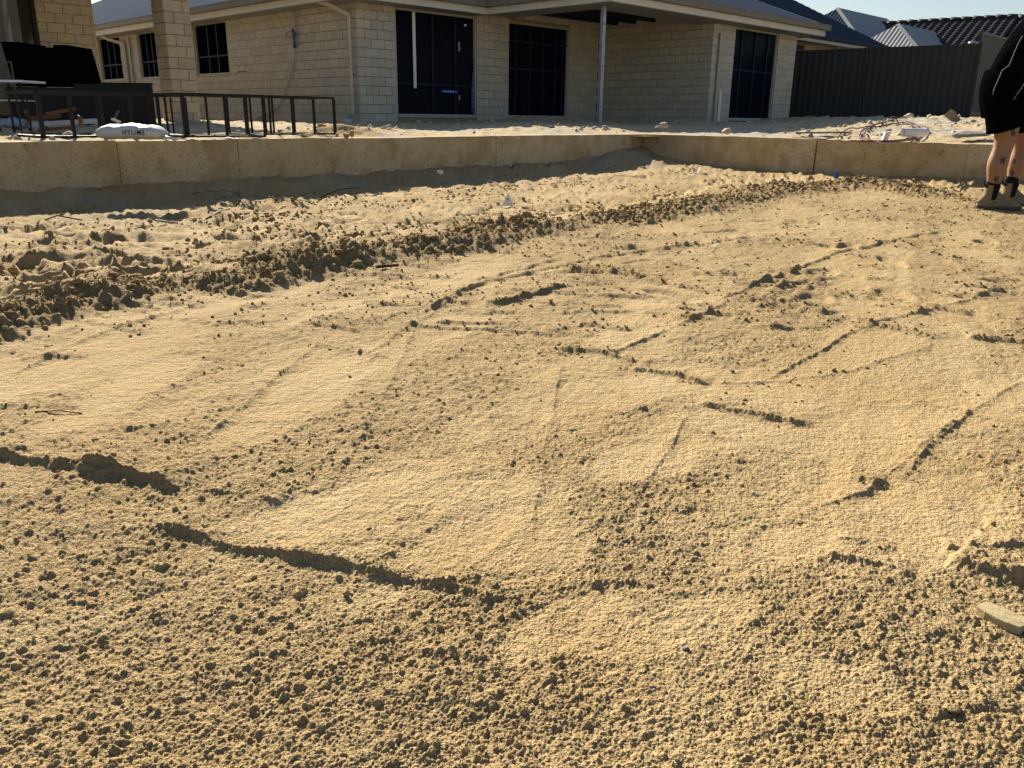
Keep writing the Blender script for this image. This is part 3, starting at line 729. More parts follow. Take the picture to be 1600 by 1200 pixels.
# covering trim on the first opening: white strip, sticker, handles, blue sheeting
def onB(s, z, out=.0): return K1+U*s+Z*(z)+V*(-out)
MB().box(onB(1.40, 1.40, -.03), U*.032, V*.012, Z*.72).build('white_strip', M_white, HS)
MB().box(onB(2.35, .64, -.045), U*.23, V*.004, Z*.026).build('blue_sticker', M_blue, HS)
for s_ in (2.22, 2.30, 2.38, 2.46): MB().box(onB(s_, .64, -.040), U*.018, V*.002, Z*.010).build('sticker_mark', M_white, HS)
MB().box(onB(2.62, 1.55, -.035), U*.014, V*.012, Z*.09).build('handle', M_alu, HS)
MB().box(onB(2.62, .52, -.035), U*.012, V*.010, Z*.05).build('handle', M_alu, HS)
mb = MB().tube([onB(3.02, .2, -.03), onB(3.0, .6, -.03), onB(3.02, 1.0, -.03), onB(3.06, 1.35, -.03)], [.05, .03, .014, .008], 6)
mb.build('blue_sheeting', M_tape, HS, True)
MB().box(onB(2.80, 1.98, -.03), U*.03, V*.004, Z*.02).build('tape_scrap', M_white, HS)
# dark rooms behind the openings
MB().box(H(5.6, 6.5, 1.1), U*5.2, V*6.2, Z*1.05).build('room', M_dark, HS)
# soffit, fascia, gutter, roof
SZ = 2.17; EV = .50
def eave(p, q, out):
    d = (q-p).normalized(); L = (q-p).length
    MB().box((p+q)/2+Z*(SZ+.075)-out*.012, d*L/2, out*.012, Z*.075).build('fascia', M_fascia, HS)
    gb = MB(); 
    gb.box((p+q)/2+Z*(SZ+.135)+out*.055, d*(L/2+.05), out*.052, Z*.012)
    gb.box((p+q)/2+Z*(SZ+.185)+out*.105, d*(L/2+.05), out*.008, Z*.055)
    gb.box((p+q)/2+Z*(SZ+.245)+out*.112, d*(L/2+.05), out*.014, Z*.010)
    gb.build('gutter', M_gutter, HS)
e = lambda a, b: H(a, b)
u1, v1, uA, uR = -EV, -EV, 2.95, 11.69; vF = -3.76; vB = 23.
eave(e(u1, vB), e(u1, v1), -U)
eave(e(u1, v1), e(uA, v1), -V)
eave(e(uA, v1), e(uA, vF), -U)
eave(e(uA, vF), e(uR, vF), -V)
eave(e(uR, vF), e(uR, vB), U)
def slab(name, a0, a1, b0, b1, z, m, h=.008): return MB().box(H((a0+a1)/2, (b0+b1)/2, z), U*((a1-a0)/2), V*((b1-b0)/2), Z*h).build(name, m, HS)
slab('soffit', u1+.01, -.012, v1, vB, SZ, M_soffit); slab('soffit', -.008, uA-.03, v1+.01, -.012, SZ+.001, M_soffit)
slab('soffit', uA+.03, uR-.03, vF+.03, vF+.95, SZ, M_soffit)
slab('soffit', uA+.03, uA+.75, vF+.96, -.5, SZ+.001, M_soffit)
slab('soffit', 7.27+.02, uR-.03, vF+.96, -3.0, SZ+.001, M_soffit)
slab('soffit', 11.21, uR-.03, -3., vB, SZ+.002, M_soffit)
for k in range(5): MB().bar(H(3.7, -2.75+k*.55, SZ+.16), H(7.25, -2.75+k*.55, SZ+.16), .045, .10).build('rafter', M_navy, HS)
PT = math.tan(math.radians(23.5))
RZ = SZ+.22
def facet(parent, name, m, p0, p1, inward, slope, tmaxf, z, pitch=.0762*2, amp=.009, capm=None):
    """corrugated sheets: ribs run up the slope; tmaxf(s) = horizontal run of the facet at s"""
    d = (p1-p0); L = d.length; d.normalize(); N = int(L/(pitch/4)); V_ = []; F_ = []
    nrm = (Z - inward*slope).normalized()
    for i in range(N+1):
        s = L*i/N; t = max(0., tmaxf(s)); o = amp*math.sin(2*math.pi*s/pitch)
        for tt in (0, t*.5, t): V_.append(p0+d*s+inward*tt+Z*(z+tt*slope)+nrm*o)
    for i in range(N):
        for j in (0, 1):
            a = i*3+j; F_.append((a, a+3, a+4, a+1))
    return raw(name, V_, F_, m, parent, smooth=True)
def cap(parent, p, q, w_=.11, m=None):
    d = (q-p).normalized(); a = d.cross(Z).normalized()
    mb = MB(); up = Z*.035; mb.quad(p+a*w_-up, q+a*w_-up, q+Z*.02, p+Z*.02); mb.quad(p+Z*.02, q+Z*.02, q-a*w_-up, p-a*w_-up)
    return mb.build('ridge_cap', m or M_cap, parent)
ov = .06
MU = (uR-u1)/2
facet(HS, 'roof_sheet', M_roof, e(u1-ov, vB), e(u1-ov, v1-ov), U, PT, lambda s: min(MU+ov, (vB-v1+ov)-s), RZ)
facet(HS, 'roof_sheet', M_roof, e(u1-ov, v1-ov), e(uR, v1-ov), V, PT, lambda s: min(s, uR-u1+ov-s), RZ)
facet(HS, 'roof_sheet', M_roof, e(uR+ov, v1), e(uR+ov, vB), -U, PT, lambda s: min(MU+ov, s+4), RZ)
cap(HS, e(u1-ov, v1-ov)+Z*RZ, e(u1+MU, v1+MU)+Z*(RZ+PT*MU)); cap(HS, e(u1+MU, v1+MU)+Z*(RZ+PT*MU), e(u1+MU, vB)+Z*(RZ+PT*MU))
PU = (uR-uA)/2
facet(HS, 'roof_sheet', M_roof, e(uA-ov, vF-ov), e(uR+ov, vF-ov), V, PT, lambda s: min(s, uR-uA+2*ov-s), RZ+.002)
facet(HS, 'roof_sheet', M_roof, e(uA-ov, v1+.2), e(uA-ov, vF-ov), U, PT, lambda s: min(PU+ov, (v1+.2-vF+ov)-s), RZ+.002)
facet(HS, 'roof_sheet', M_roof, e(uR+ov, vF-ov), e(uR+ov, 3.), -U, PT, lambda s: min(PU+ov, s), RZ+.003)
# upper part of the wing's left slope, back to where it dies into the main roof
mb = MB()
def hz_(a, b, dz): return H(a, b, dz)
mb.quad(hz_(uA, v1+.2, RZ+PT*.0), hz_(uA+PU, v1+.2, RZ+PT*PU), hz_(uA+PU, v1+PU, RZ+PT*PU)); mb.build('roof_sheet', M_roof, HS)
cap(HS, e(uA-ov, vF-ov)+Z*RZ, e(uA+PU, vF+PU)+Z*(RZ+PT*PU)); cap(HS, e(uR+ov, vF-ov)+Z*RZ, e(uR-PU, vF+PU)+Z*(RZ+PT*PU), .13, M_roof_l)
# post of the covered corner
pp = H(3.42, -3.24)
mb = MB(); mb.box(pp+Z*1.085, U*.045, V*.004, Z*1.085)
mb.box(pp+Z*1.085+U*.041+V*.03, U*.004, V*.03, Z*1.085); mb.box(pp+Z*1.085-U*.041+V*.03, U*.004, V*.03, Z*1.085)
mb.build('steel_post', M_galv, HS)
for z_ in (.35, 1.1, 1.85): MB().box(pp+Z*z_-V*.006, U*.012, V*.004, Z*.012).build('bolt', M_dark, HS)
# downpipes
def pipe(pts, w_=.05, m=M_pipe, name='downpipe'):
    mb = MB()
    for a, b in zip(pts[:-1], pts[1:]): mb.bar(a, b, w_*1.5, w_, up=(U-V))
    return mb.build(name, m, HS)
cA = -U*.055
dp = pipe([H(-.05, .10, .14)+cA, H(-.05, .10, 1.95)+cA, H(-.28, .42, 2.12)+cA*.2, H(-.46, .62, 2.20)])
MB().bar(H(-.10, .10, .15)+cA, H(-.22, .06, .04)+cA, .075, .05).build('spout', M_galv, dp)
MB().box(H(-.22, .10, .02)+cA, U*.07, V*.07, Z*.05).build('drain_box', M_board, dp)
pipe([K3+U*.24-V*.05-Z*0, K3+U*.24-V*.05+Z*1.98])
pipe([K3+U*.28-V*.12-Z*.03, K3+U*.28-V*.12+Z*.76], .055, M_white, 'drain_pipe')
pipe([H(-.05, 10.95, .14), H(-.05, 10.95, 1.95), H(-.30, 11.35, 2.07), H(-.46, 11.5, 2.18)])
pipe([H(-.05, 10.62, .14), H(-.05, 10.62, 2.1)], .04)
# brick vents and marks
MB().box(H(-.004, .22, .62+.28), U*.002, V*.055, Z*.014).build('weep_hole', M_dark, HS)
MB().box(H(-.004, 4.55, 1.06), U*.002, V*.20, Z*.010).build('mortar_smear', M_timber, HS)
# loose conduit hanging down the wall
def onA(x, y, off=.05):
    d = ray(x, y); n = -U; t = ((K1+n*off-CAM).dot(n))/d.dot(n); return CAM+d*t
cp = [onA(*p) for p in ((458, 8), (459, 40), (460, 62), (459, 85), (456, 105), (450, 127), (443, 150), (434, 165), (418, 176), (398, 185))]
mb = MB(); mb.tube(cp, .022, 8, flat=.6)
CD = thing('hanging_conduit', 'pale flat hose hanging down the brick wall left of the downpipe, tied with blue tape', 'hose', Vector((cp[-1].x, cp[-1].y, cp[-1].z)))
mb.build('hose', M_board, CD, True)
MB().tube([onA(457, 46, .08), onA(460, 54, .1), onA(459, 62, .1), onA(461, 75, .09)], [.025, .045, .025, .045], 6).build('tape_knot', M_tape, CD, True)
MB().tube([onA(461, 60, .09), onA(455, 49, .12), onA(450, 50, .14), onA(447, 56, .15)], .008, 5).build('loose_tape_end', M_tape, CD, True)
MB().tube([onA(458, 59, .09), onA(450, 58, .12), onA(445, 61, .14)], .006, 5).build('loose_tape_end', M_tape, CD, True)

# --- left house: brick corner, sliding door, free-standing pillar under its roof
KL = Vector((-8.11, 17.22, FL))
LH = thing('brick_house', 'tan brick house at the far left edge with sliding door and free-standing brick pillar', 'house', KL.copy())
BL2 = Bricks(LH)
w1 = BL2.wall('wall', KL-U*1.02, U, -V, 1.02, 15, top=15*CO)
w2 = BL2.wall('wall', KL, V, U, 6., 15, top=15*CO, s0=.026)
w3 = BL2.wall('wall', KL-U*9.0, U, -V, 4.2, 15, top=15*CO)
BL2.list = [b_ for b_ in BL2.list if True]
PL = Vector((-5.62, 14.32, FL-.03))
wp1 = BL2.wall('pillar_face', PL, U, -V, .44, 15, top=15*CO)
wp2 = BL2.wall('pillar_face', PL, V, -U, .44, 15, top=15*CO, s0=.026)
MB().box(PL+(U+V)*.22+Z*1.25, U*.19, V*.19, Z*1.3).build('pillar_core', M_mortar, LH)
BL2.finish(285, M_brick2, M_brick_i)
# sliding door
DK = KL-U*4.8
mb = MB()
for s_ in (.03, 1.9, 3.74): mb.box(DK+U*s_-V*-.03+Z*1.25, U*.035, V*.05, Z*1.25)
mb.box(DK+U*1.89+V*.03+Z*2.5, U*1.89, V*.049, Z*.03); mb.box(DK+U*1.89+V*.03+Z*.03, U*1.89, V*.049, Z*.03)
dr_ = mb.build('sliding_door', M_black, LH)
M_glass2 = mat('door_glass', (.03, .028, .02), .08, spec=.35)
MB().box(DK+U*1.89+V*.05+Z*1.25, U*1.85, V*.004, Z*1.24).build('pane', M_glass2, dr_)
for a_, b_, z0, z1, mm_ in ((2.55, 3.0, .3, 1.7, M_curtain), (3.05, 3.5, .9, 2.2, M_curtain), (3.2, 3.34, 1.0, 2.1, M_board)):
    MB().box(DK+U*((a_+b_)/2)+V*.042+Z*((z0+z1)/2), U*((b_-a_)/2), V*.002, Z*((z1-z0)/2)).build('curtain_reflection', mm_, dr_)  # pale patches on the glass, a painted reflection of curtains
MB().box(KL-U*4.5+V*3.2+Z*1.2, U*4.3, V*2.8, Z*1.2).build('room', M_dark, LH)
# roof over it (above the picture; it shades the porch)
ra, rb_, rc_, rd_ = KL-U*9.5-V*4.35, KL+U*.5-V*4.35, KL+U*.5+V*6.5, KL-U*9.5+V*6.5
RZ2 = 2.72
MB().box(KL-U*4.5+V*1.07+Z*(RZ2-.06), U*5., V*5.42, Z*.03).build('ceiling', M_soffit, LH)
facet(LH, 'roof_sheet', M_roof_d, ra, rb_, V, PT, lambda s: min(s, 10-s, 5.0), RZ2)
facet(LH, 'roof_sheet', M_roof_d, rb_, rc_, -U, PT, lambda s: min(s, 10.85-s, 5.0), RZ2)
facet(LH, 'roof_sheet', M_roof_d, rd_, ra, U, PT, lambda s: min(s, 10.85-s, 5.0), RZ2)

# ------------------------------------------------------------------ neighbours behind the fence
def hip_house(name, label, corner, wu, wv, zb, ze, pitch, mU, mV, wall_m, capm=None, group=None, win=None):
    """corner = nearest eave corner; roof spans wu along U and wv along V"""
    T_ = thing(name, label, 'house', Vector((corner.x, corner.y, zb)), group)
    c = Vector((corner.x, corner.y, 0)); sl = math.tan(math.radians(pitch)); hw = min(wu, wv)/2
    facet(T_, 'roof_sheet', mV, c, c+U*wu, V, sl, lambda s: min(s, wu-s, hw), ze)
    facet(T_, 'roof_sheet', mU, c+V*wv, c, U, sl, lambda s: min(s, wv-s, hw), ze)
    cap(T_, c+Z*ze, c+(U+V)*hw+Z*(ze+sl*hw), .12, capm)
    i_ = .45
    MB().box(c+U*wu/2+V*wv/2+Z*((zb+ze-.2)/2), U*(wu/2-i_), V*(wv/2-i_), Z*((ze-.2-zb)/2)).build('wall', wall_m, T_)
    mb = MB(); mb.box(c+U*wu/2+Z*(ze-.11)+V*.02, U*wu/2, V*.02, Z*.09); mb.box(c+V*wv/2+Z*(ze-.11)+U*.02, U*.02, V*(wv/2-.041), Z*.09); mb.build('fascia', M_fascia, T_)
    mb = MB(); mb.box(c+U*wu/2+Z*(ze-.06)-V*.06, U*(wu/2+.05), V*.06, Z*.055); mb.box(c+V*wv/2+Z*(ze-.06)-U*.06, U*.06, V*(wv/2), Z*.054); mb.build('gutter', M_roof_d, T_)
    MB().box(c+U*wu/2+V*wv/2+Z*(ze-.195), U*(wu/2-.03), V*(wv/2-.03), Z*.006).build('soffit', M_soffit, T_)
    return T_, c
M_cream = mat('yellow_brick_wall', (.44, .33, .17), .9, var=.2, vscale=10, bump=.004, bscale=60)
# the blue-slate roof right behind: its near slope ends where its hip meets the gutter
E0 = D(1246, 58, 25.6); ze0 = 3.02
dH = (D(1436, 77, 30.2)-E0); 
c2 = Vector((E0.x, E0.y, 0))-U*6.
H2, c2c = hip_house('metal_roofed_house', 'neighbouring house with dark blue-grey metal roof just above the left end of the charcoal fence', c2, 12.6, 12., .6, ze0, 30.5, M_roof, M_roof_d, M_cream)
wk = c2+U*6.+V*.44
f_ = MB().box(wk+U*.45+Z*2.45, U*.85, V*.03, Z*.30).build('window', M_navy, H2)
MB().box(wk+U*.30-V*.032+Z*2.45, U*.45, V*.003, Z*.25).build('pane', M_pane, f_)
MB().box(wk+U*.98-V*.034+Z*2.42, U*.22, V*.003, Z*.2).build('pane', M_curtain, f_)
MB().box(c2+U*9.4+V*.3+Z*1.8, U*.045, V*.035, Z*1.1).build('downpipe', M_fascia, H2)
def apex_house(x, y, Y, hw, label, mU, mV, ze=3.0, pitch=36):
    a = D(x, y, Y); c = Vector((a.x, a.y, 0))-(U+V)*hw
    hip_house('metal_roofed_house', label, c, hw*2+5, hw*2, .6, a.z-math.tan(math.radians(pitch))*hw, pitch, mU, mV, M_cream, M_roof_l, 'metal-roofed houses behind the fence')
apex_house(1310, 12, 37., 4.2, 'distant roof peak with small pale hip, highest peak left of the tiled roof', M_roof_d, M_roof_l)
apex_house(1318, 16, 42., 6.5, 'dark roof just behind the highest pale peak', M_roof_d, M_roof_d, pitch=27)
apex_house(1412, 40, 37., 6.0, 'dark roof just behind the bright ribbed slope', M_roof_d, M_roof_d, pitch=27)
apex_house(1405, 37, 34., 3.6, 'distant metal roof with bright ribbed slope, left of the dark tiled roof', M_roof_l, M_roof_l)
# dark tiled roof
TH_ = thing('tile_roofed_house', 'neighbouring house with dark tiled roof at the top right above the fence corner', 'house', Vector((22, 37, .6)))
R0 = D(1592, 27, 36.0); R1 = D(1418, 35.5, 38.6)
rd = Vector(((R1-R0).x, (R1-R0).y, 0)); rl = rd.length; rd.normalize(); dn = Vector((rd.y, -rd.x, 0))
if dn.y > 0: dn = -dn
slt = math.tan(math.radians(22)); run = 3.9
nrow = 12; ct = .335/ math.cos(math.radians(22)); tilerun = run/nrow
mbt = MB(); wN = 6
tm = bpy.data.meshes.new('roof_tile'); vs = []; fs = []
tw = .30
for i in range(wN+1):
    s_ = i/wN; o = .028*math.sin(math.pi*s_*2)+.012
    for (q, lift) in ((0, .0), (1, .03)):
        vs.append(tuple(rd*(s_*tw)+dn*(q*tilerun*1.12)+Z*(-q*tilerun*1.12*slt+o+lift)))
    vs.append(tuple(rd*(s_*tw)+dn*(tilerun*1.12)+Z*(-tilerun*1.12*slt+o-.01)))
for i in range(wN):
    a = i*3; fs += [(a, a+3, a+4, a+1), (a+1, a+4, a+5, a+2)]
tm.from_pydata(vs, [], fs); tm.materials.append(M_tile); tm.polygons.foreach_set('use_smooth', [True]*len(fs))
ncol = int((rl+2.4)/tw); cnt = 0; allr = MB()
org = origin(TH_)
under = MB()
a0 = R0-rd*3.2; under.quad(a0-Z*.02, R1+rd*8-Z*.02, R1+rd*8+dn*run-Z*(.02+run*slt), a0+dn*run-Z*(.02+run*slt)).build('roof_batten_sheet', M_dark, TH_)
for r_ in range(nrow):
    for c_ in range(-int(0), ncol+8):
        p = R0+rd*(c_*tw)+dn*(r_*tilerun)-Z*(r_*tilerun*slt)
        sx, sy, _ = project_x(p)
        vis = 1400 < sx < 1612 and 15 < sy < 76 and sy > 75-(1500-sx)*.5-12
        if vis and cnt < 298 and (sx > 1398+(sy-30)*1.9):
            o = bpy.data.objects.new('roof_tile', tm); COL.objects.link(o); o.parent = TH_
            o.location = p-org+Z*random.uniform(-.006, .006); cnt += 1
        else:
            i0 = len(allr.v); allr.v += [Vector(q)+p for q in vs]; allr.f += [tuple(i0+k for k in f) for f in fs]
if allr.v: o = allr.build('roof_tiles', M_tile, TH_, True); o['kind'] = 'stuff'
# hip end to the right and the far slope
hip = MB(); n_ = 22
hb = R0+dn*run-rd*run-Z*run*slt
hip.quad(R0, hb, R0-rd*run-dn*run-Z*run*slt); hip.quad(R0, R1+rd*8, R1+rd*8-dn*run-Z*run*slt, R0-dn*run-Z*run*slt-rd*run)
hip.build('hip_slope', M_tile, TH_)
for k in range(int((rl+6)/.42)): MB().tube([R0+rd*(k*.42)+Z*.02, R0+rd*(k*.42+.40)+Z*.045], [.10, .12], 8).build('ridge_tile', M_tile, TH_, True)
for k in range(10): 
    q = (hb-R0).normalized(); MB().tube([R0+q*(k*.42)+Z*.03, R0+q*(k*.42+.40)+Z*.04], [.10, .12], 8).build('ridge_tile', M_tile, TH_, True)
wc = (R0+R1)/2+rd*2; MB().box(Vector((wc.x, wc.y, 1.7)), rd*(rl/2+5), dn*3.4, Z*1.25).build('wall', M_cream, TH_)
VP = thing('roof_vent', 'small galvanised vent pipe standing between the fence and the dark tiled roof', 'vent', D(1520, 80, 30.))
vb = D(1520, 74, 30.); MB().tube([vb-Z*.3, vb+Z*.10], .10, 10).build('pipe', M_galv, VP, True); MB().tube([vb+Z*.10, vb+Z*.16, vb+Z*.2], [.17, .17, .05], 10).build('cowl', M_galv, VP, True)

# ------------------------------------------------------------------ fences
def fence(label, p, q, z0, z1, m, pitch, post_gap=2.35, depth=.028, first_post=True):
    p, q = Vector(p), Vector(q); d = (q-p); d.z = 0; L = d.length; d.normalize(); n = Vector((d.y, -d.x, 0))
    if n.y > 0: n = -n
    p = Vector((p.x, p.y, 0))
    T_ = thing('metal_fence', label, 'fence', p+Z*z0)
    k = max(1, round(L/post_gap)); g_ = L/k
    for i in range(k+1): MB().box(p+d*(g_*i)+Z*((z0+z1)/2+.01), d*.03, n*.032, Z*((z1-z0)/2+.02)).build('post', m, T_)
    for i in range(k):
        a = p+d*(g_*i+.03); w_ = g_-.06
        MB().box(a+d*w_/2+Z*(z1-.02), d*w_/2, n*.028, Z*.025).build('top_rail', m, T_)
        MB().box(a+d*w_/2+Z*(z0+.03), d*w_/2, n*.028, Z*.03).build('bottom_rail', m, T_)
        nsh = 3; sw_ = w_/nsh
        for j in range(nsh):
            # trapezoid ribs
            Vv = []; nrib = max(1, round(sw_/pitch)); b0 = a+d*(sw_*j)
            prof = []
            for r_ in range(nrib):
                x0 = r_*sw_/nrib; wv = sw_/nrib
                prof += [(x0, 0), (x0+wv*.38, 0), (x0+wv*.50, depth), (x0+wv*.88, depth)]
            prof.append((sw_, 0)); fs_ = []
            for x_, y_ in prof:
                Vv.append(b0+d*x_+n*(y_-depth/2)+Z*(z0+.05)); Vv.append(b0+d*x_+n*(y_-depth/2)+Z*(z1-.03))
            for t_ in range(len(prof)-1): fs_.append((2*t_, 2*t_+2, 2*t_+3, 2*t_+1))
            raw('sheet_panel', Vv, fs_, m, T_)
    return T_
FA = D(1243, 83, 24.4); FB = D(1533, 72, 21.6)
dd = (FA-FB).normalized()
fence('long charcoal sheet-metal fence behind the terrace, right of the house', FB, FA+dd*6, .62, 2.42, M_fence, .19)
fence('taller grey ribbed fence running back from the fence corner, behind the person', FB+Vector((.1, .25, 0)), FB+Vector((.1, .25, 0))+U*9, .80, 2.70, M_fence2, .115)
MB().box(FB+Vector((.1, .25, 0))+U*4.5+Z*(.68-FB.z-.1), U*4.6, V*.05, Z*.16).build('kerb_wall', M_lime)
tag(bpy.data.objects['kerb_wall'], 'low pale plinth under the taller grey fence', 'plinth')

# ------------------------------------------------------------------ black steel frames
def frame(label, c, lu, lv, z0, z1, nu, thick=.026, thin=.013, nv=3):
    T_ = thing('steel_frame', label, 'steel frame', Vector((c.x, c.y, z0)), 'black steel frames')
    c = Vector((c.x, c.y, 0))
    for (b, th_) in ((0, thick), (lv, thin*1.3)):
        MB().bar(c+V*b+Z*(z1-thick/2), c+V*b+U*lu+Z*(z1-thick/2), th_, thick).build('top_rail', M_black, T_)
        MB().bar(c+V*b+Z*(z0+thick/2), c+V*b+U*lu+Z*(z0+thick/2), th_, thick*.7).build('bottom_rail', M_black, T_)
        for i in range(nu+1):
            w_ = th_ if b else (thick*1.15 if i in (0, nu) else thick*.8)
            p = c+V*b+U*(lu*i/nu)+U*(0 if b == 0 else .02)
            MB().bar(p+Z*(z0+thick*.85), p+Z*(z1-thick), w_).build('upright', M_black, T_)
    for s_ in (0, lu):
        for z_ in (z0+thick*.4, z1-thick*.4): MB().bar(c+U*s_+V*(thick/2+.001), c+U*s_+V*(lv-thick/2-.001)+Z*z_*0, thick*.9).v and MB().bar(c+U*s_+V*.02+Z*z_, c+U*s_+V*(lv-.02)+Z*z_, thick*.9).build('end_rail', M_black, T_)
        for j in range(1, nv): MB().bar(c+U*s_+V*(lv*j/nv)+Z*(z0+thick), c+U*s_+V*(lv*j/nv)+Z*(z1-thick), thin).build('upright', M_black, T_)
    return T_
C1 = G(68, 215, .395); frame('longest black steel frame, furthest left, with its corner left of the lime bag', C1, 1.25, .85, .385, .775, 5, .030)
C2 = G(291, 215.5, .395); frame('short black steel frame in the middle, just right of the lime bag', C2, .78, .40, .395, .775, 2, .024, nv=1)
C3 = G(388, 212.5, .395); frame('black steel frame furthest right, in front of the downpipe wall', C3, 1.02, .42, .40, .785, 4, .022, nv=1)

# ------------------------------------------------------------------ lime bag
bc = G(197, 219, .40); BG = thing('lime_bag', 'white plastic bag of lime with black lettering lying on the wall edge', 'bag', bc.copy())
bx_ = (G(250, 219.5, .40)-G(143, 218.5, .40)); bx_.z = 0; BLn = bx_.length; bx_.normalize(); by_ = Vector((-bx_.y, bx_.x, 0))
vs = []; fs = []; NX, NA = 30, 22; rb2 = random.Random(3)
for i in range(NX+1):
    s_ = -1+2*i/NX; e_ = (1-abs(s_)**5)**.5 if abs(s_) < 1 else 0
    for j in range(NA):
        a = 2*math.pi*j/NA; ca, sa = math.cos(a), math.sin(a)
        yy = .15*e_**.5*math.copysign(abs(ca)**.7, ca); zz = .056*e_*math.copysign(abs(sa)**.75, sa)
        wr = .002*math.sin(s_*17+a*2)+.0015*math.sin(s_*31-a*3)+.006*max(0, sa)*math.sin(s_*9+1)
        tilt = .008*math.cos(s_*2.5)
        vs.append(bc+bx_*(s_*BLn/2)+by_*(yy+.15)+Z*(.055+zz+wr*e_+tilt-(.02*max(0, s_-.7) if sa > 0 else 0)))
for i in range(NX):
    for j in range(NA): fs.append((i*NA+j, i*NA+(j+1) % NA, (i+1)*NA+(j+1) % NA, (i+1)*NA+j))
bag = raw('sack', vs, fs, mat('bag_plastic', (.50, .50, .54), .5, var=.05, vscale=12, bump=.004, bscale=22), BG, True)
MB().tube([bc+bx_*(BLn/2-.03)+by_*.12+Z*.04, bc+bx_*(BLn/2+.03)+by_*.1+Z*.02, bc+bx_*(BLn/2+.10)+by_*.05+Z*.012], [.035, .02, .03], 7, flat=.4).build('torn_end', M_board, BG, True)
bpy.context.view_layer.update()
def text_on(txt, name, cx, size, zc, m, xs=1., parent=BG, depth=.0):
    cu = bpy.data.curves.new('t', 'FONT'); cu.body = txt; cu.size = size; cu.align_x = 'CENTER'; cu.align_y = 'CENTER'; cu.offset = size*.012; cu.space_character = 1.18
    t = bpy.data.objects.new('t', cu); COL.objects.link(t); bpy.context.view_layer.update()
    me = bpy.data.meshes.new_from_object(t.evaluated_get(bpy.context.evaluated_depsgraph_get()))
    bmt = bmesh.new(); bmt.from_mesh(me); bmesh.ops.triangulate(bmt, faces=bmt.faces[:])
    
    V2 = [(v.co.x*xs, v.co.y) for v in bmt.verts]; F2 = [[q.index for q in f.verts] for f in bmt.faces]; bmt.free()
    bpy.data.objects.remove(t); bpy.data.curves.remove(cu); bpy.data.meshes.remove(me)
    out = []
    for a, b in V2:
        o = bc+bx_*(cx+a)+Z*(zc+b)-by_*.6; ok, loc, nn, _ = bag.ray_cast(o-origin(BG), by_); out.append((loc+origin(BG) if ok else o+by_*.6)-by_*.005)
    raw(name, out, F2, m, parent)
text_on('HYLIME', 'lettering', .062, .052, .056, M_ink, .86)
text_on('TM', 'small_lettering', .166, .009, .072, M_ink)
for k in range(3): text_on('=' if k % 2 else '-', 'small_print', .205, .02, .050+.010*k, mat('grey_ink', (.3, .3, .32), .6) if k == 0 else bpy.data.materials['grey_ink'])
text_on('==', 'small_print', -.24, .02, .05, bpy.data.materials['grey_ink'])

# ------------------------------------------------------------------ things in the shade on the left
def bent(label, name, cat, Y, x0, y0, x1, y1, m, depth, part='panel', group=None):
    a = D(x0, y1, Y); b = D(x1, y1, Y); t_ = D(x0, y0, Y)
    d = (b-a); d.z = 0; L = d.length; d.normalize(); n = Vector((-d.y, d.x, 0))
    T_ = thing(name, label, cat, a.copy(), group)
    MB().box(a+d*L/2+n*depth/2+Z*((t_.z-a.z)/2), d*L/2, n*depth/2, Z*((t_.z-a.z)/2)).build(part, m, T_); return T_, a, d, n, L, t_.z-a.z
# black armchair stacked on a black storage box
a = D(20, 133, 11.2); b = D(124, 133, 11.2); d = (b-a); d.z = 0; L = d.length; d.normalize(); n = Vector((-d.y, d.x, 0)); hgt = D(70, 66, 11.2).z-a.z
AC = thing('armchair', 'black woven armchair set on top of the black box by the sliding door', 'armchair', a+d*L/2)
lean = -d*.05
MB().box(a+d*.12+n*.3+Z*hgt*.5+lean*.5, d*.11+Z*0, n*.32, Z*hgt*.5-d*.04).build('arm', M_blackf, AC)
MB().box(a+d*(L-.10)+n*.3+Z*hgt*.47+lean*.5, d*.09, n*.32, Z*hgt*.47-d*.04).build('arm', M_blackf, AC)
MB().box(a+d*L/2+n*.58+Z*hgt*.43, d*(L/2-.22), n*.06, Z*hgt*.43).build('backrest', M_blackf, AC)
MB().box(a+d*L/2+n*.26+Z*hgt*.3, d*(L/2-.2), n*.25, Z*hgt*.22).build('seat', M_blackf, AC)
MB().box(a+d*L/2-n*.03+Z*hgt*.45, d*(L/2-.10), n*.012, Z*hgt*.43).build('front_panel', M_blackf, AC)
for s_ in (.06, L-.06):
    for q in (.04, .55): MB().box(a+d*s_+n*q-Z*.012, d*.02, n*.02, Z*.011).build('leg', M_dark, AC)
z0 = .44
BX = thing('storage_box', 'low black storage box under the black armchair', 'box', Vector((a.x, a.y, z0)))
hb_ = a.z-.024-z0
MB().box(a+d*L/2+n*.34-Z*(a.z-z0-hb_*.45), d*(L/2+.06), n*.36, Z*hb_*.45).build('body', M_brownp, BX)
MB().box(a+d*L/2+n*.34-Z*(a.z-z0-hb_*.95), d*(L/2+.08), n*.38, Z*hb_*.048).build('lid', M_black, BX)
T_, a, d, n, L, hh = bent('flat dark brown board standing upright left of the brick pillar', 'leaning_board', 'board', 10.6, 168, 131, 243, 196, M_brownp, .04)
MB().box(a+d*L/2+n*.02+Z*(hh+.008), d*(L/2+.01), n*.03, Z*.008).build('edge_strip', M_black, T_)
T_, a, d, n, L, hh = bent('narrow black panel standing between the armchair and the brown board', 'leaning_board', 'board', 10.9, 126, 133, 168, 197, M_black, .10)
MB().box(a+d*L/2+n*.05+Z*(hh+.008), d*(L/2+.01), n*.06, Z*.008).build('edge_strip', M_brownp, T_)
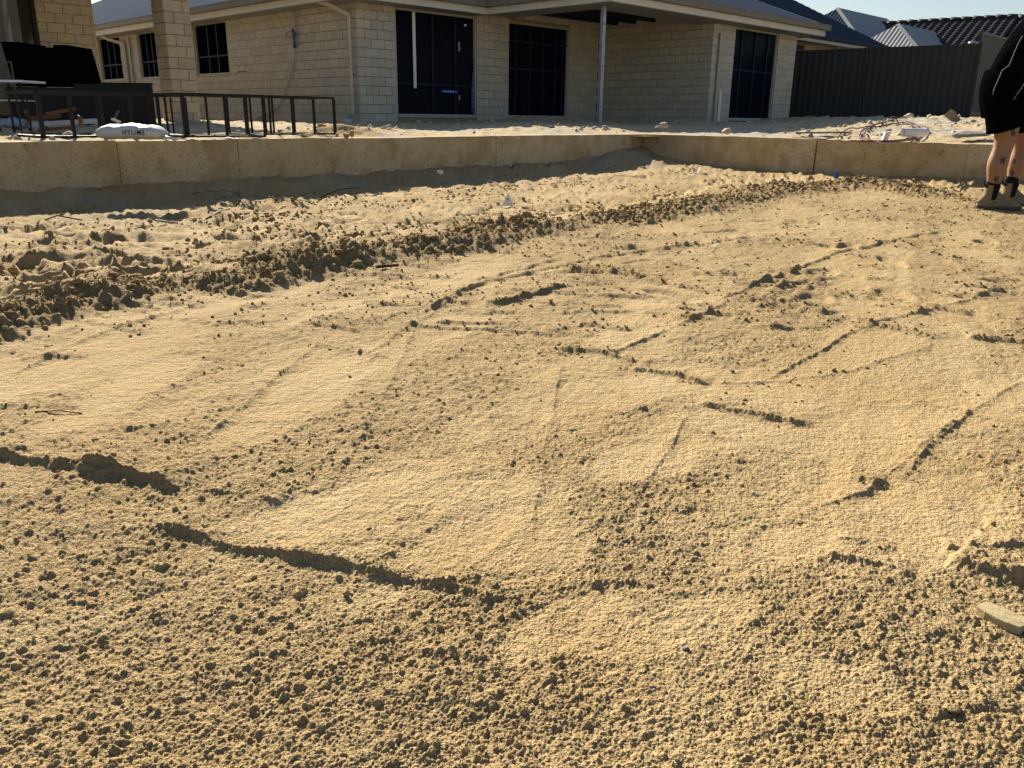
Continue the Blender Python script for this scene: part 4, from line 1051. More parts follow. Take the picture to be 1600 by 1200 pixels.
# small white table at the edge
ta_ = D(-30, 126, 8.6); tb_ = D(35, 126, 8.6); d = (tb_-ta_); d.z = 0; L = d.length; d.normalize(); n = Vector((-d.y, d.x, 0))
WTb = thing('side_table', 'white-topped table with dark legs cut by the left edge of the picture', 'table', Vector((ta_.x, ta_.y, .40)))
MB().box(ta_+d*L/2+n*.2, d*L/2, n*.22, Z*.010).build('tabletop', M_white, WTb)
MB().box(ta_+d*(L/2-.03)+n*.2-Z*.18, d*(L/2-.04), n*.18, Z*.006).build('shelf', M_board, WTb)
for s_ in (.05, L-.06):
    for q in (.04, .36): MB().bar(ta_+d*s_+n*q-Z*.011, Vector(((ta_+d*(s_+.035)+n*q).x, (ta_+d*(s_+.035)+n*q).y, .40)), .018).build('leg', M_black, WTb)
RK = thing('pale_rack', 'thin pale metal rack standing behind the white-topped table', 'rack', Vector((*D(8, 130, 9.6)[:2], .43)))
for y_ in (97, 121): MB().bar(D(-20, y_, 9.6), D(16, y_, 9.6), .012).build('rail', M_wire, RK)
MB().bar(D(17, 96, 9.6), Vector((*D(22, 130, 9.6)[:2], .43)), .014).build('upright', M_wire, RK)
for k in range(5): MB().bar(D(-10+k*5, 100, 9.6), D(-9+k*5, 119, 9.6), .008).build('slat', M_wire, RK)
# timber and offcuts on the ground
def plank(label, x0, y0, x1, y1, Y, m, w_=.05, th_=.03, name='timber_offcut', cat='timber', part=None):
    p = D(x0, y0, Y); q = D(x1, y1, Y+.12)
    o = MB().bar(p, q, w_, th_).build(name, m, at=(p+q)/2)
    return tag(o, label, cat)
plank('orange-brown timber offcut sloping up to the right under the armchair box', 72, 178, 118, 170, 8.2, M_timber)
plank('short orange-brown timber standing steeply at the left of the offcut pile', 40, 174, 47, 190, 8.15, M_timber, .03)
plank('orange-brown timber lying flat at the bottom of the offcut pile', 60, 203, 118, 199, 8.1, M_timber, .05)
plank('long flat grey-white board at mid height of the offcut pile', 26, 196, 150, 189, 8.35, M_board, .09, .045, 'pale_board', 'board')
plank('dark red-brown timber behind the pale board', 45, 185, 95, 181, 8.5, M_timber, .06, .04)
plank('pale pointed offcut leaning by the brown board', 179, 186, 185, 173, 8.9, mat('olive_timber', (.2, .16, .07), .8, var=.2), .02, .012)
plank('short white offcut in front of the brown board', 176, 186, 187, 191, 8.3, M_white, .03, .02)
p = D(124, 190, 8.05); tg = MB().tube([p+Vector((0, .0, -.05)), p+Vector((.012, 0, -.02)), p+Vector((.014, 0, .03)), p+Vector((-.01, 0, .055))], [.01, .022, .022, .008], 8).build('clamp_handle', M_timber, smooth=True)
tag(tg, 'rounded orange wooden handle sticking up at the right of the offcuts', 'handle')
p = D(23, 193, 8.3); v_, f_i = ico(3); rgb = np.random.default_rng(2)
vv = [p+Vector((float(a[0])*.13*(1+.2*math.sin(a[1]*7+a[2]*5)), float(a[1])*.09, float(a[2])*.05*(1+.3*math.sin(a[0]*9+2)))) for a in v_]
tag(raw('plastic_bag', vv, f_i.tolist(), mat('bluish_film', (.33, .37, .45), .4, var=.3, vscale=30, bump=.01, bscale=30), smooth=True, at=p), 'crumpled bluish plastic bag at the left of the offcut pile', 'plastic bag')
p = D(128, 197, 9.2)
for i, (x, y) in enumerate(((150, 197), (205, 192))): pass

# ------------------------------------------------------------------ stones and scraps on the terrace
def stone(label, x, y, w_px, h_px, Y=None, m=M_rock, seed=0, name='limestone_chunk', cat='stone', zoff=None):
    if Y is None:
        z = .45
        for _ in range(6): p = G(x, y, z); z = tz_at(p.x, p.y)
    else: p = D(x, y, Y)
    Yv = p.y; rw = w_px*Yv/1356/2; rh = h_px*Yv/1426/2
    v, f = ico(3); rg_ = random.Random(seed); ph = [rg_.uniform(0, 6) for _ in range(6)]; vs = []
    pl = [(Vector((rg_.gauss(0, 1), rg_.gauss(0, 1), rg_.gauss(0, 1))).normalized(), rg_.uniform(.55, .85)) for _ in range(9)]
    for a in v:
        a = Vector(a.tolist())
        for nn, dd_ in pl:
            k_ = a.dot(nn)
            if k_ > dd_: a -= nn*(k_-dd_)
        a *= 1+.05*math.sin(a.x*6+ph[0])*math.sin(a.y*5+ph[1])
        vs.append(p+Vector((a.x*rw, a.y*rw*.9, a.z*rh+rh*.75)))
    return tag(raw(name, vs, f.tolist(), m, at=p), label, cat)
stone('largest pale limestone chunk on the terrace, in front of the recessed brick wall', 1038, 199, 17, 11, seed=1)
stone('small limestone chunk touching the left foot of the largest chunk', 1028, 200.5, 10, 6, seed=2)
stone('low pair-shaped limestone piece left of the largest chunk, near the steel post', 978, 200.5, 15, 7, seed=3)
stone('upright pale limestone chunk with a notch, alone near the wall edge', 1135, 209, 16, 12, seed=4, Y=11.9)
stone('pale stone in the house shadow left of the steel post', 798, 195, 15, 9, seed=5)
stone('flattened stone at the right end of the shaded heap', 836, 196, 10, 5, seed=6)
stone('grey lump half sunk in the sand near the middle of the bright strip', 862, 200, 12, 6, m=M_grock, seed=7)
stone('rounded rubble lump on the rise before the charcoal fence', 1420, 183.5, 15, 8, seed=8, Y=15.5)
stone('broad grey mud lump left of the person', 1515, 215, 56, 12, m=M_grock, seed=9, Y=9.9, name='mud_lump', cat='mud')
stone('small grey mud lump at the left end of the broad one', 1496, 215, 16, 8, m=M_grock, seed=19, Y=9.85, name='mud_lump', cat='mud')
stone('yellow sand lump like a boulder on the heap right of the steel frames', 503, 205, 22, 14, m=M_clod, seed=10, Y=9.9, name='sand_lump', cat='sand lump')
stone('tilted finger-shaped sand lump on the wall edge right of the heap', 549, 214, 10, 14, m=M_clod, seed=11, Y=8.9, name='sand_lump', cat='sand lump')
stone('rounded sand lump leaning on the finger-shaped one', 541, 216, 11, 10, m=M_clod, seed=12, Y=8.8, name='sand_lump', cat='sand lump')
stone('low flat sand lump at the front of the heap', 478, 214, 28, 7, m=M_clod, seed=13, Y=8.6, name='sand_lump', cat='sand lump')
stone('brown dirt clod on the wall edge right above the first joint', 320, 222, 10, 5, m=M_clod, seed=14, Y=7.5, name='dirt_clod', cat='dirt clod')
stone('dark dirt peak on the bright strip before the first big opening', 746, 202, 20, 8, m=M_clod, seed=15, name='dirt_clod', cat='dirt clod')
stone('pale stone on the rise at the right of the white pipe scrap', 1590, 215, 18, 8, seed=16, Y=9.9)
stone('small crumbly white lump beside the foot of the middle steel frame', 358, 218, 10, 5, m=M_white, seed=17, Y=7.6, name='lime_lump', cat='lump')
# broken ridge tile standing on the rise
p = D(1487, 188, 13.5)
mb = MB(); 
mb.quad(p+Vector((-.13, 0, .07)), p+Vector((-.03, .02, .16)), p+Vector((.07, -.02, .02)), p+Vector((-.02, -.03, -.02)))
mb.quad(p+Vector((-.03, .02, .16)), p+Vector((.06, .10, .14)), p+Vector((.17, .06, .01)), p+Vector((.07, -.02, .02)))
mb.quad(p+Vector((-.02, -.03, -.02)), p+Vector((.07, -.02, .02)), p+Vector((.17, .06, .01)), p+Vector((.1, .05, -.03)))
o = mb.build('folded_cardboard', mat('tan_card', (.30, .22, .13), .85, var=.2), at=p); tag(o, 'folded tan cardboard scrap standing on the rise before the charcoal fence', 'cardboard')
md = o.modifiers.new('thickness', 'SOLIDIFY'); md.thickness = .008
# plank lying on the terrace
tag(MB().bar(D(1246, 207.5, 11.6), D(1330, 207, 11.2), .07, .022).build('weathered_plank', mat('grey_plank', (.25, .21, .16), .9, var=.3, vscale=25), at=D(1288, 207, 11.4)), 'grey weathered plank lying left of the brown cable coil', 'plank')
# cable coil with plug, white pipe scrap
zt = .46
CB = thing('cable_coil', 'brown extension cable in loose flat loops with a white plug on the terrace', 'cable', G(1380, 208, zt))
pts = []
def cpt(x, y, lift=0.): p = G(x, y, zt); p.z = tz_at(p.x, p.y)+.022+lift; return p
rc2 = random.Random(8)
for k in range(4):
    cx = 1385+rc2.uniform(-8, 8); rx = rc2.uniform(48, 72)*(1-.10*k); ry = rc2.uniform(2.8, 5.0)
    for j in range(26):
        a = 2*math.pi*j/26+k*.5; pts.append(cpt(cx+rx*math.cos(a), 208+ry*math.sin(a)+.3*math.sin(a*3+k), .004*k+.008*max(0, math.sin(a*2+k))))
MB().tube(pts, .0085, 6).build('cable', M_cable, CB, True)
lp = []
for j in range(20):
    a = math.pi*(-.25+1.5*j/19); c_ = cpt(1388, 206); lp.append(c_+Vector((.115*math.cos(a)+.01, .02*math.sin(a*2), .045+.085*max(-.3, math.sin(a)))))
MB().tube(lp, .0085, 6).build('cable_loop', M_cable, CB, True)
MB().tube([cpt(1240, 206), cpt(1290, 208.5), cpt(1330, 207)], .006, 5).build('cable_tail', M_twig, CB, True)
p = cpt(1381, 212); MB().box(p+Z*.055+Vector((.02, 0, 0)), Vector((.028, 0, .006)), Vector((0, .02, 0)), Vector((.012, 0, .05))).build('plug_body', M_white, CB)
MB().box(p+Z*.006, Vector((.035, 0, 0)), Vector((0, .02, 0)), Z*.014).build('plug_base', M_white, CB)
PS = thing('pipe_scrap', 'short white plastic pipe offcut lying by the cable coil', 'pipe', G(1422, 214, .44))
p0 = G(1410, 213.5, .44)+Z*.045; p1 = G(1438, 213.5, .44)+Z*.045+Vector((.03, -.06, 0))
mb = MB(); ax = (p1-p0).normalized(); mb.tube([p0, p1], .045, 20, cap=False); mb.tube([p1, p0], .039, 20, cap=False); mb.build('tube', M_white, PS, True)
MB().tube([p1-ax*.002, p1-ax*.006], .0388, 20).build('end_membrane', M_board, PS)

# ------------------------------------------------------------------ small things in the pit
def gz(x, y):
    z = 0.
    for _ in range(4): p = G(x, y, z); z = ground_at(p.x, p.y)
    return G(x, y, z)
p = gz(792, 322)
FG = thing('marker_card', 'small white pointed marker card stuck in the sand behind the clod row', 'marker', p)
mb = MB(); mb.quad(p+Vector((-.045, 0, 0)), p+Vector((.02, .01, 0)), p+Vector((.018, .012, .10)), p+Vector((.005, .01, .105))); mb.quad(p+Vector((.02, .01, 0)), p+Vector((.05, -.01, 0)), p+Vector((.018, .012, .10)))
o = mb.build('card', M_white, FG); md = o.modifiers.new('t', 'SOLIDIFY'); md.thickness = .002
MB().quad(p+Vector((-.002, -.004, .045)), p+Vector((.011, -.002, .045)), p+Vector((.012, 0, .062)), p+Vector((.004, -.001, .064))).build('blue_mark', M_tape, FG)
p = gz(1306, 279); o = MB().quad(p+Vector((-.03, 0, 0)), p+Vector((.035, 0, 0)), p+Vector((.005, .01, .11))).quad(p+Vector((.035, 0, 0)), p+Vector((.0, .03, 0)), p+Vector((.005, .01, .11))).build('blue_marker', M_blue, at=p)
md = o.modifiers.new('t', 'SOLIDIFY'); md.thickness = .003; tag(o, 'small blue triangular marker at the foot of the right-hand wall', 'marker')
def wire(label, pts, r=.004, m=M_twig, name='twig', cat='twig'):
    P = [gz(x, y)+Z*(h_+r) for x, y, h_ in pts]; return tag(MB().tube(P, r, 6).build(name, m, at=P[0], smooth=True), label, cat)
wire('long dark twig lying near the wall shadow at the left', [(58, 350, .0), (90, 345, .03), (128, 345, .0)], .005)
wire('thin black wire hoop rising from the sand in front of the left wall', [(500, 310, 0), (530, 302, .03), (560, 302, .05), (576, 309, .0)], .004, M_twig, 'bent_wire', 'wire')
wire('grey wire bent to a peak behind the white marker card', [(751, 298, 0), (765, 296, .09), (785, 297, .02), (808, 298, 0)], .004, M_wire, 'bent_wire', 'wire')
wire('pale string trailing right from the marker card to a small peg', [(810, 291, 0), (850, 290, .01), (880, 288, .02), (897, 285, .05), (898, 292, 0)], .003, M_cord, 'string_line', 'string')
wire('curved white strip poking up by the clods near the inner corner', [(1066, 281, 0), (1078, 280, .01), (1090, 276, .03), (1093, 272, .07)], .007, M_white, 'plastic_strip', 'plastic strip')
wire('thin dark wire half buried in front of the inner corner', [(948, 283, 0), (960, 279, .03), (985, 277, .01), (1020, 275, 0)], .003, M_twig, 'bent_wire', 'wire')
wire('straight grey metal peg lying left of the row', [(244, 348, .01), (278, 353, .01)], .007, M_wire, 'metal_peg', 'peg')
wire('second grey peg with raised tip, right of the straight one', [(322, 344, .0), (346, 336, .03)], .006, M_wire, 'metal_peg', 'peg')
wire('thin reddish twig lying flat at the left edge', [(55, 644, .0), (90, 645, .004), (128, 647, .0)], .0013, mat('red_twig', (.25, .09, .04), .8))
wire('dark straight stick flat on the sand below the row', [(590, 423, .01), (622, 420, .01)], .006, M_twig)
wire('upright peg at the foot of the left wall', [(491, 306, 0), (491, 306, .05)], .004, M_wire, 'metal_peg', 'peg')
wire('thin wire at the left wall shadow edge', [(300, 303, 0), (345, 301, .02), (380, 303, 0)], .0035, M_twig, 'bent_wire', 'wire')
wire('curled wire beside the shadow of the left wall', [(358, 313, 0), (368, 309, .05), (374, 311, .02), (372, 306, .05)], .003, M_wire, 'bent_wire', 'wire')
def pitstone(label, x, y, wpx, hpx, m, seed, name='pebble', cat='pebble'):
    p = gz(x, y); return stone(label, x, y, wpx, hpx, Y=p.y, m=m, seed=seed, name=name, cat=cat)
pitstone('grey cube-like stone in the shadow of the left wall', 688, 272, 11, 9, M_board, 31, 'cube_stone', 'stone')
pitstone('small pale pebble alone on smooth sand in the right middle', 1144, 582, 9, 7, M_grock, 32)
pitstone('small dark pebble at the lower right, below the smooth print', 1072, 1016, 15, 10, M_grock, 34)
pitstone('grey gravel chip at the bottom edge right of centre', 1058, 1190, 12, 9, M_grock, 35)
pitstone('small white gravel chip below the long left ridge', 398, 966, 6, 5, M_white, 36)
pitstone('half-buried sand lump near the bottom right', 1485, 1110, 38, 18, M_clod, 37, 'sand_lump', 'sand lump')
pitstone('largest dark clod beside the front ridge of the left', 540, 930, 18, 14, M_clod, 38, 'sand_lump', 'sand lump')
# stone slab at right
pa = gz(1528, 958); pb = gz(1597, 990); d = (pb-pa); d.z = 0; L = d.length; d.normalize(); n = Vector((-d.y, d.x, 0)); c = (pa+pb)/2
bm = bmesh.new(); bmesh.ops.create_cube(bm, size=1); bmesh.ops.subdivide_edges(bm, edges=bm.edges[:], cuts=3, use_grid_fill=True)
rr_ = random.Random(4)
for v in bm.verts:
    p = v.co.copy(); t_ = 1-.35*max(0, -p.x-.1)
    if abs(p.x) > .45: p.y *= .8
    v.co = d*(p.x*L*1.02)+n*(p.y*.032*t_+.004)+Z*(p.z*.016*t_+.005)+Vector((rr_.uniform(-.0006, .0006), rr_.uniform(-.0006, .0006), rr_.uniform(-.0006, .0006)))
me = bpy.data.meshes.new('stone_slab'); bm.to_mesh(me); bm.free(); me.materials.append(mat('slab_stone', (.40, .32, .18), .95, var=.2, vscale=60, bump=.001, bscale=300))
o = bpy.data.objects.new('stone_slab', me); COL.objects.link(o); o.location = c; md = o.modifiers.new('b', 'BEVEL'); md.width = .0015; md.segments = 2
tag(o, 'narrow elongated stone chip lying at the lower right edge', 'stone')

# ------------------------------------------------------------------ person
PY = 6.1
def Pp(x, y, dy=0.): return D(x, y, PY+dy)
foot1 = Pp(1545, 327); foot1.z = 0
per = thing('person', 'person in black shorts and top with tattooed calves and dusty ankle boots, right edge', 'person', Vector((foot1.x, foot1.y, ground_at(foot1.x, foot1.y))))
J = {}
def j(n, p, r): J[n] = (Vector(p), r)
pel = Pp(1582, 148, .10)
j('pelvis', pel, .125); j('waist', pel+Vector((.12, 0, .15)), .12); j('chest', pel+Vector((.32, 0, .33)), .145); j('neck', pel+Vector((.47, 0, .43)), .06); j('headb', pel+Vector((.53, 0, .46)), .075); j('headt', pel+Vector((.64, 0, .50)), .09)
j('hip1', Pp(1578, 165, -.02), .115); j('mid1', Pp(1573, 200, -.02), .085); j('knee1', Pp(1569, 226, -.02), .068); j('under1', Pp(1563, 243, -.02), .068); j('calf1', Pp(1558, 258, -.02), .078); j('low1', Pp(1554, 280, -.01), .052); j('ank1', Pp(1549, 296), .036); j('heel1', Pp(1545, 314), .036); j('ball1', Pp(1567, 322), .034); j('toe1', Pp(1580, 324), .024)
j('hip2', Pp(1592, 165, .22), .115); j('mid2', Pp(1598, 200, .22), .083); j('knee2', Pp(1599, 226, .22), .066); j('under2', Pp(1595, 242, .22), .066); j('calf2', Pp(1590, 257, .22), .074); j('low2', Pp(1583, 277, .22), .042); j('ank2', Pp(1578, 288, .22), .036); j('heel2', Pp(1575, 306, .22), .036); j('ball2', Pp(1598, 313, .22), .034); j('toe2', Pp(1610, 315, .22), .024)
ch = J['chest'][0]
for s_, dy in ((1, -.19), (2, .20)):
    j('sh%d' % s_, ch+Vector((.06, dy, .04)), .062); j('el%d' % s_, ch+Vector((.13, dy*1.25, -.24)), .043); j('wr%d' % s_, ch+Vector((.28, dy*1.0, -.44)), .029); j('palm%d' % s_, ch+Vector((.31, dy*.98, -.50)), .034)
    for k in range(4):
        b_ = ch+Vector((.32+.004*k, dy*.98-.030+.020*k, -.53)); j('f%d%da' % (s_, k), b_, .0095); j('f%d%db' % (s_, k), b_+Vector((.015, 0, -.045+.004*abs(k-1.5))), .0085); j('f%d%dc' % (s_, k), b_+Vector((.005, 0, -.075+.006*abs(k-1.5))), .007)
    j('t%da' % s_, ch+Vector((.335, dy*.98-.035, -.49)), .011); j('t%db' % s_, ch+Vector((.355, dy*.98-.045, -.535)), .009)
ed = [('pelvis', 'waist'), ('waist', 'chest'), ('chest', 'neck'), ('neck', 'headb'), ('headb', 'headt')]
for s_ in '12':
    ed += [('pelvis', 'hip'+s_), ('hip'+s_, 'mid'+s_), ('mid'+s_, 'knee'+s_), ('knee'+s_, 'under'+s_), ('under'+s_, 'calf'+s_), ('calf'+s_, 'low'+s_), ('low'+s_, 'ank'+s_), ('ank'+s_, 'heel'+s_), ('heel'+s_, 'ball'+s_), ('ball'+s_, 'toe'+s_), ('chest', 'sh'+s_), ('sh'+s_, 'el'+s_), ('el'+s_, 'wr'+s_), ('wr'+s_, 'palm'+s_), ('palm'+s_, 't'+s_+'a'), ('t'+s_+'a', 't'+s_+'b')]
    for k in '0123': ed += [('palm'+s_, 'f'+s_+k+'a'), ('f'+s_+k+'a', 'f'+s_+k+'b'), ('f'+s_+k+'b', 'f'+s_+k+'c')]
names = list(J); ix = {n_: i for i, n_ in enumerate(names)}; o0 = origin(per)
me = bpy.data.meshes.new('body'); me.from_pydata([tuple(J[n_][0]-o0) for n_ in names], [(ix[a], ix[b]) for a, b in ed], [])
body = bpy.data.objects.new('body', me); COL.objects.link(body); body.parent = per
md = body.modifiers.new('skin', 'SKIN'); md.use_smooth_shade = True
for i, n_ in enumerate(names): me.skin_vertices[0].data[i].radius = (J[n_][1],)*2; me.skin_vertices[0].data[i].use_root = (n_ == 'pelvis')
md = body.modifiers.new('sub', 'SUBSURF'); md.levels = 2; md.render_levels = 2
bpy.context.view_layer.update()
be = body.evaluated_get(bpy.context.evaluated_depsgraph_get()); bmesh_data = bpy.data.meshes.new_from_object(be)
body.modifiers.clear(); body.data = bmesh_data; bmesh_data.materials.clear(); bmesh_data.materials.append(M_skin)
bmesh_data.polygons.foreach_set('use_smooth', [True]*len(bmesh_data.polygons)); bmesh_data.update()
def loft(name, rings, m, parent, n=28, fold=.006, seed=0, capends=False, th=.006):
    """rings: (centre, axis a half-length, axis b half-length) with vectors"""
    vs = []; fs = []; r_ = random.Random(seed); ph = [r_.uniform(0, 6) for _ in range(5)]
    for k, (c, A, B) in enumerate(rings):
        for q in range(n):
            t_ = 2*math.pi*q/n; f = 1+fold*10*(.5*math.sin(5*t_+ph[0]+k*.6)+.35*math.sin(9*t_+ph[1]-k*.8)+.3*math.sin(3*t_+k*1.3+ph[2]))
            vs.append(Vector(c)+Vector(A)*math.cos(t_)*f+Vector(B)*math.sin(t_)*f)
    for k in range(len(rings)-1):
        for q in range(n): fs.append((k*n+q, k*n+(q+1) % n, (k+1)*n+(q+1) % n, (k+1)*n+q))
    if capends: fs.append(tuple(range(n))); fs.append(tuple(len(vs)-n+q for q in range(n)))
    o = raw(name, vs, fs, m, parent, True); md = o.modifiers.new('s', 'SUBSURF'); md.levels = 1; md.render_levels = 1
    if not capends: md = o.modifiers.new('t', 'SOLIDIFY'); md.thickness = th
    return o
def rg_(c, a, b, tilt=0.): return (c, Vector((a, 0, a*tilt)), Vector((0, b, 0)))
# shorts: hip shell and two wide legs
loft('shorts', [rg_(Pp(1580, 125, .1), .165, .185, -.4), rg_(Pp(1577, 145, .1), .185, .20, -.3), rg_(Pp(1576, 165, .1), .175, .21, -.15), rg_(Pp(1576, 185, .1), .150, .215, 0)], M_blackf, per, fold=.004, seed=1)
loft('shorts_leg', [rg_(Pp(1573, 150, 0), .165, .11, -.1), rg_(Pp(1572, 175, -.02), .135, .125, 0), rg_(Pp(1573, 190, -.02), .115, .12, .3), rg_(Pp(1573, 200, -.02), .112, .12, .38)], M_blackf, per, fold=.008, seed=2)
loft('shorts_leg', [rg_(Pp(1592, 150, .22), .15, .11, -.1), rg_(Pp(1596, 175, .22), .135, .115, 0), rg_(Pp(1599, 195, .22), .125, .115, .1), rg_(Pp(1601, 206, .22), .125, .115, .1)], M_blackf, per, fold=.005, seed=3)
# top: loose black shirt hanging over the hips, bent forward with the torso
T0 = Pp(1572, 152, .1)
dirs = Vector((.62, 0, .78))
cr = [(Pp(1584, 153, .1), .205, .205, -.65), (Pp(1588, 135, .1), .19, .20, -.55), (Pp(1596, 115, .1), .18, .195, -.6), (Pp(1611, 92, .1), .175, .20, -.7), (Pp(1632, 68, .1), .17, .21, -.8), (Pp(1654, 45, .1), .155, .22, -.9), (Pp(1674, 25, .1), .11, .16, -1.), (Pp(1684, 14, .1), .06, .07, -1.)]
sh = loft('shirt', [rg_(*q) for q in cr], M_shirt, per, fold=.009, seed=5)
for s_, dy in ((1, -.19), (2, .20)):
    a, b = J['sh%d' % s_][0], J['el%d' % s_][0]
    MB().tube([a+Vector((-.02, 0, .02)), a*.6+b*.4, a*.15+b*.85], [.085, .075, .068], 14, cap=False).build('sleeve', M_shirt, per, True)
bpy.context.view_layer.update()
def surf_pt(x, y, objs, off=.004):
    d = ray(x, y).normalized(); best = None
    for o in objs:
        ev = o.evaluated_get(bpy.context.evaluated_depsgraph_get()); mi = o.matrix_world.inverted()
        ok, loc, nn, _ = ev.ray_cast(mi @ CAM, mi.to_3x3() @ d)
        if ok:
            L = o.matrix_world @ loc; t_ = (L-CAM).length
            if best is None or t_ < best[0]: best = (t_, L, nn)
    return (best[1]-d*off) if best else None
cl = [o for o in per.children if o.name.startswith(('shirt', 'shorts'))]
for pl in ([(1598, 56), (1592, 66), (1584, 84), (1577, 102), (1566, 110), (1560, 124), (1554, 138), (1551, 149)], [(1600, 130), (1596, 138), (1589, 147), (1583, 157)]):
    pts = []
    for a, b in zip(pl[:-1], pl[1:]):
        for t_ in np.linspace(0, 1, 6, endpoint=False): q = surf_pt(a[0]+(b[0]-a[0])*t_+.25*math.sin(t_*14), a[1]+(b[1]-a[1])*t_, cl); q and pts.append(q)
    if len(pts) > 3: MB().tube(pts, .003, 6).build('cord', M_cord, per, True)
# tattoos: ink areas lying on the skin
def tattoo(cx, cy, poly):
    pts = [surf_pt(cx+a, cy+b, [body], .0012) for a, b in poly]; c = surf_pt(cx, cy, [body], .0014)
    if c is None or any(p is None for p in pts): return
    vs = [c]; 
    for p_ in pts: vs.append(p_)
    mids = [surf_pt(cx+a*.5, cy+b*.5, [body], .0016) for a, b in poly]
    if any(p is None for p in mids): return
    n_ = len(pts); vs += mids; fs = []
    for i in range(n_):
        k = (i+1) % n_; fs += [(0, n_+1+i, n_+1+k), (n_+1+i, 1+i, 1+k, n_+1+k)]
    raw('tattoo', vs, fs, M_tat, per)
def star(r1, r2, n_, sx=1., ph=0.): return [(sx*(r1 if k % 2 == 0 else r2)*math.cos(math.pi*k/n_+ph), (r1 if k % 2 == 0 else r2)*math.sin(math.pi*k/n_+ph)) for k in range(2*n_)]
tattoo(1567, 251, star(8.5, 4, 6, .9, .3)); tattoo(1557, 281, star(9, 4, 6, .8, .1)); tattoo(1583, 206, [(-4, -6), (3, -7), (5, 2), (3, 9), (-2, 8), (-4, 2)])
tattoo(1581, 270, star(6, 4.2, 5, .8)); tattoo(1584, 252, star(5, 3.5, 5, .8, .6))
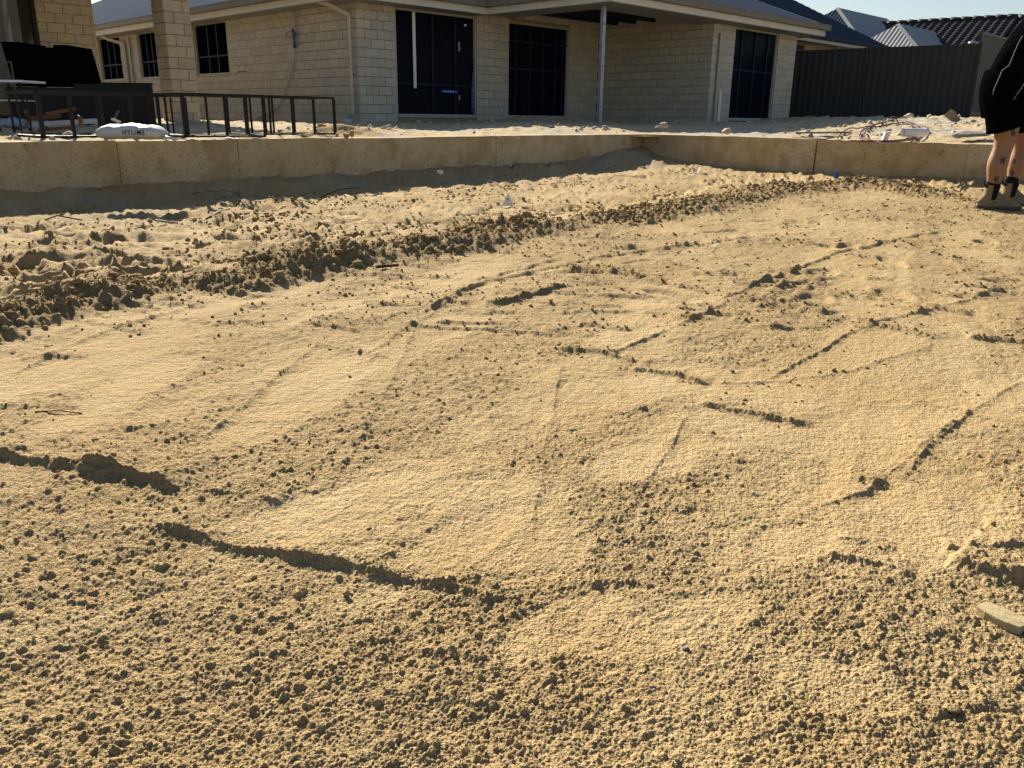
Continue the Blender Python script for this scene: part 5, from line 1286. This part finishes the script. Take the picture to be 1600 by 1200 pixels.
# boots with elastic sides
for k_, (f, dy) in enumerate(((1, 0.), (2, .22))):
    A = J['ank%d' % f][0]; Hh = J['heel%d' % f][0]; B_ = J['ball%d' % f][0]; gx = per.location.z
    zb_ = max(ground_at(Hh.x, Hh.y), ground_at(B_.x, B_.y))
    zb = zb_-.004; hx = Hh.x-.088; L = .30
    # (dx, width, height of upper, floor lift)
    prof = [(-.035, .018, .045, .010), (-.02, .032, .070, .004), (.01, .037, .110, 0), (.05, .038, .150, 0), (.10, .038, .150, 0), (.14, .041, .105, 0), (.19, .046, .074, 0), (.23, .047, .056, 0), (.262, .038, .044, .002), (.285, .018, .030, .008)]
    vs = []; fs = []; nn_ = 14
    for dx, w_, hh_, lf in prof:
        for q in range(nn_):
            t_ = 2*math.pi*q/nn_; yy = w_*math.copysign(abs(math.cos(t_))**.75, math.cos(t_)); s_ = math.sin(t_)
            zz = (hh_-.022)*(s_ if s_ > 0 else 0)**.8+.022 if s_ > 0 else .022
            if hh_ > .12 and s_ > 0: yy = w_*math.copysign(abs(math.cos(t_))**.5, math.cos(t_))*(1-.15*s_)
            vs.append(Vector((hx+.035+dx, Hh.y+yy, zb+lf+zz+.0)))
    for a in range(len(prof)-1):
        for q in range(nn_): fs.append((a*nn_+q, a*nn_+(q+1) % nn_, (a+1)*nn_+(q+1) % nn_, (a+1)*nn_+q))
    fs.append(tuple(range(nn_))); fs.append(tuple(len(vs)-nn_+q for q in range(nn_))[::-1])
    bt = raw('boot', vs, fs, M_boot, per, True); md = bt.modifiers.new('s', 'SUBSURF'); md.levels = 1; md.render_levels = 1
    sv = [Vector((hx+.035+dx+(.004 if dx > .2 else -.003), Hh.y+sg*(w_+.004), 0)) for sg in (1, -1) for dx, w_, hh_, lf in (prof if sg == 1 else prof[::-1])]
    n_ = len(sv); vs = [p_+Z*(zb-.006) for p_ in sv]+[p_+Z*(zb+.024) for p_ in sv]; fs = [tuple(range(n_))[::-1], tuple(range(n_, 2*n_))]+[(i, (i+1) % n_, n_+(i+1) % n_, n_+i) for i in range(n_)]
    raw('sole', vs, fs, M_sole, bt)
    bpy.context.view_layer.update()
    # shaft, cuff sock and elastic gore
    MB().tube([Vector((Hh.x-.01, Hh.y, zb+.045)), Vector((Hh.x+.004, Hh.y, zb+.11)), Vector((A.x+.006, A.y, zb+.172))], [.044, .046, .052], 18, cap=False).build('shaft', M_boot, bt, True)
    MB().tube([Vector((A.x, A.y, zb+.15)), Vector((A.x+.003, A.y, zb+.185)), Vector((A.x+.008, A.y, zb+.215))], [.046, .050, .0445], 18, cap=False).build('sock', M_sock, per, True)
    x0 = Hh.x+.004; gy = Hh.y-.0515
    gv = [Vector((x0-.014, gy-.002, zb+.174)), Vector((x0+.034, gy-.002, zb+.174)), Vector((x0+.016, gy+.002, zb+.075)), Vector((x0-.012, gy+.002, zb+.07))]
    gv2 = [p_+Vector((0, .012, 0)) for p_ in gv]
    raw('elastic_side', gv+gv2, [(0, 1, 2, 3), (7, 6, 5, 4), (0, 4, 5, 1), (1, 5, 6, 2), (2, 6, 7, 3), (3, 7, 4, 0)], M_sock, bt)
    MB().tube([Vector((A.x-.05, A.y, zb+.165)), Vector((A.x-.062, A.y, zb+.19)), Vector((A.x-.055, A.y, zb+.205))], .006, 6).build('pull_tab', M_sock, bt, True)
# head outside the frame: face and hair
hd = J['headb'][0]*.45+J['headt'][0]*.55
v_, f_i = ico(3)
raw('hair', [hd+Vector((float(a[0])*.098-.006, float(a[1])*.085, float(a[2])*.105+.022)) for a in v_ if True], f_i.tolist(), M_hair, per, True)
ax_ = Vector((.75, 0, -.66))
for dy in (-.03, .03): MB().tube([hd+ax_*.092+Vector((0, dy, .01)), hd+ax_*.098+Vector((0, dy, .01))], [.011, .008], 8).build('eye', M_white, per, True)
MB().tube([hd+ax_*.09, hd+ax_*.118-Z*.012, hd+ax_*.095-Z*.03], [.008, .014, .008], 8).build('nose', M_skin, per, True)
MB().tube([hd+ax_*.094+Vector((-.03, -.022, -.045)), hd+ax_*.1+Vector((-.03, 0, -.047)), hd+ax_*.094+Vector((-.03, .022, -.045))], .005, 6).build('mouth', M_timber, per, True)
for dy in (-.082, .082): MB().tube([hd+Vector((0, dy, .02)), hd+Vector((-.005, dy*1.12, 0)), hd+Vector((0, dy, -.03))], [.012, .016, .010], 8).build('ear', M_skin, per, True)
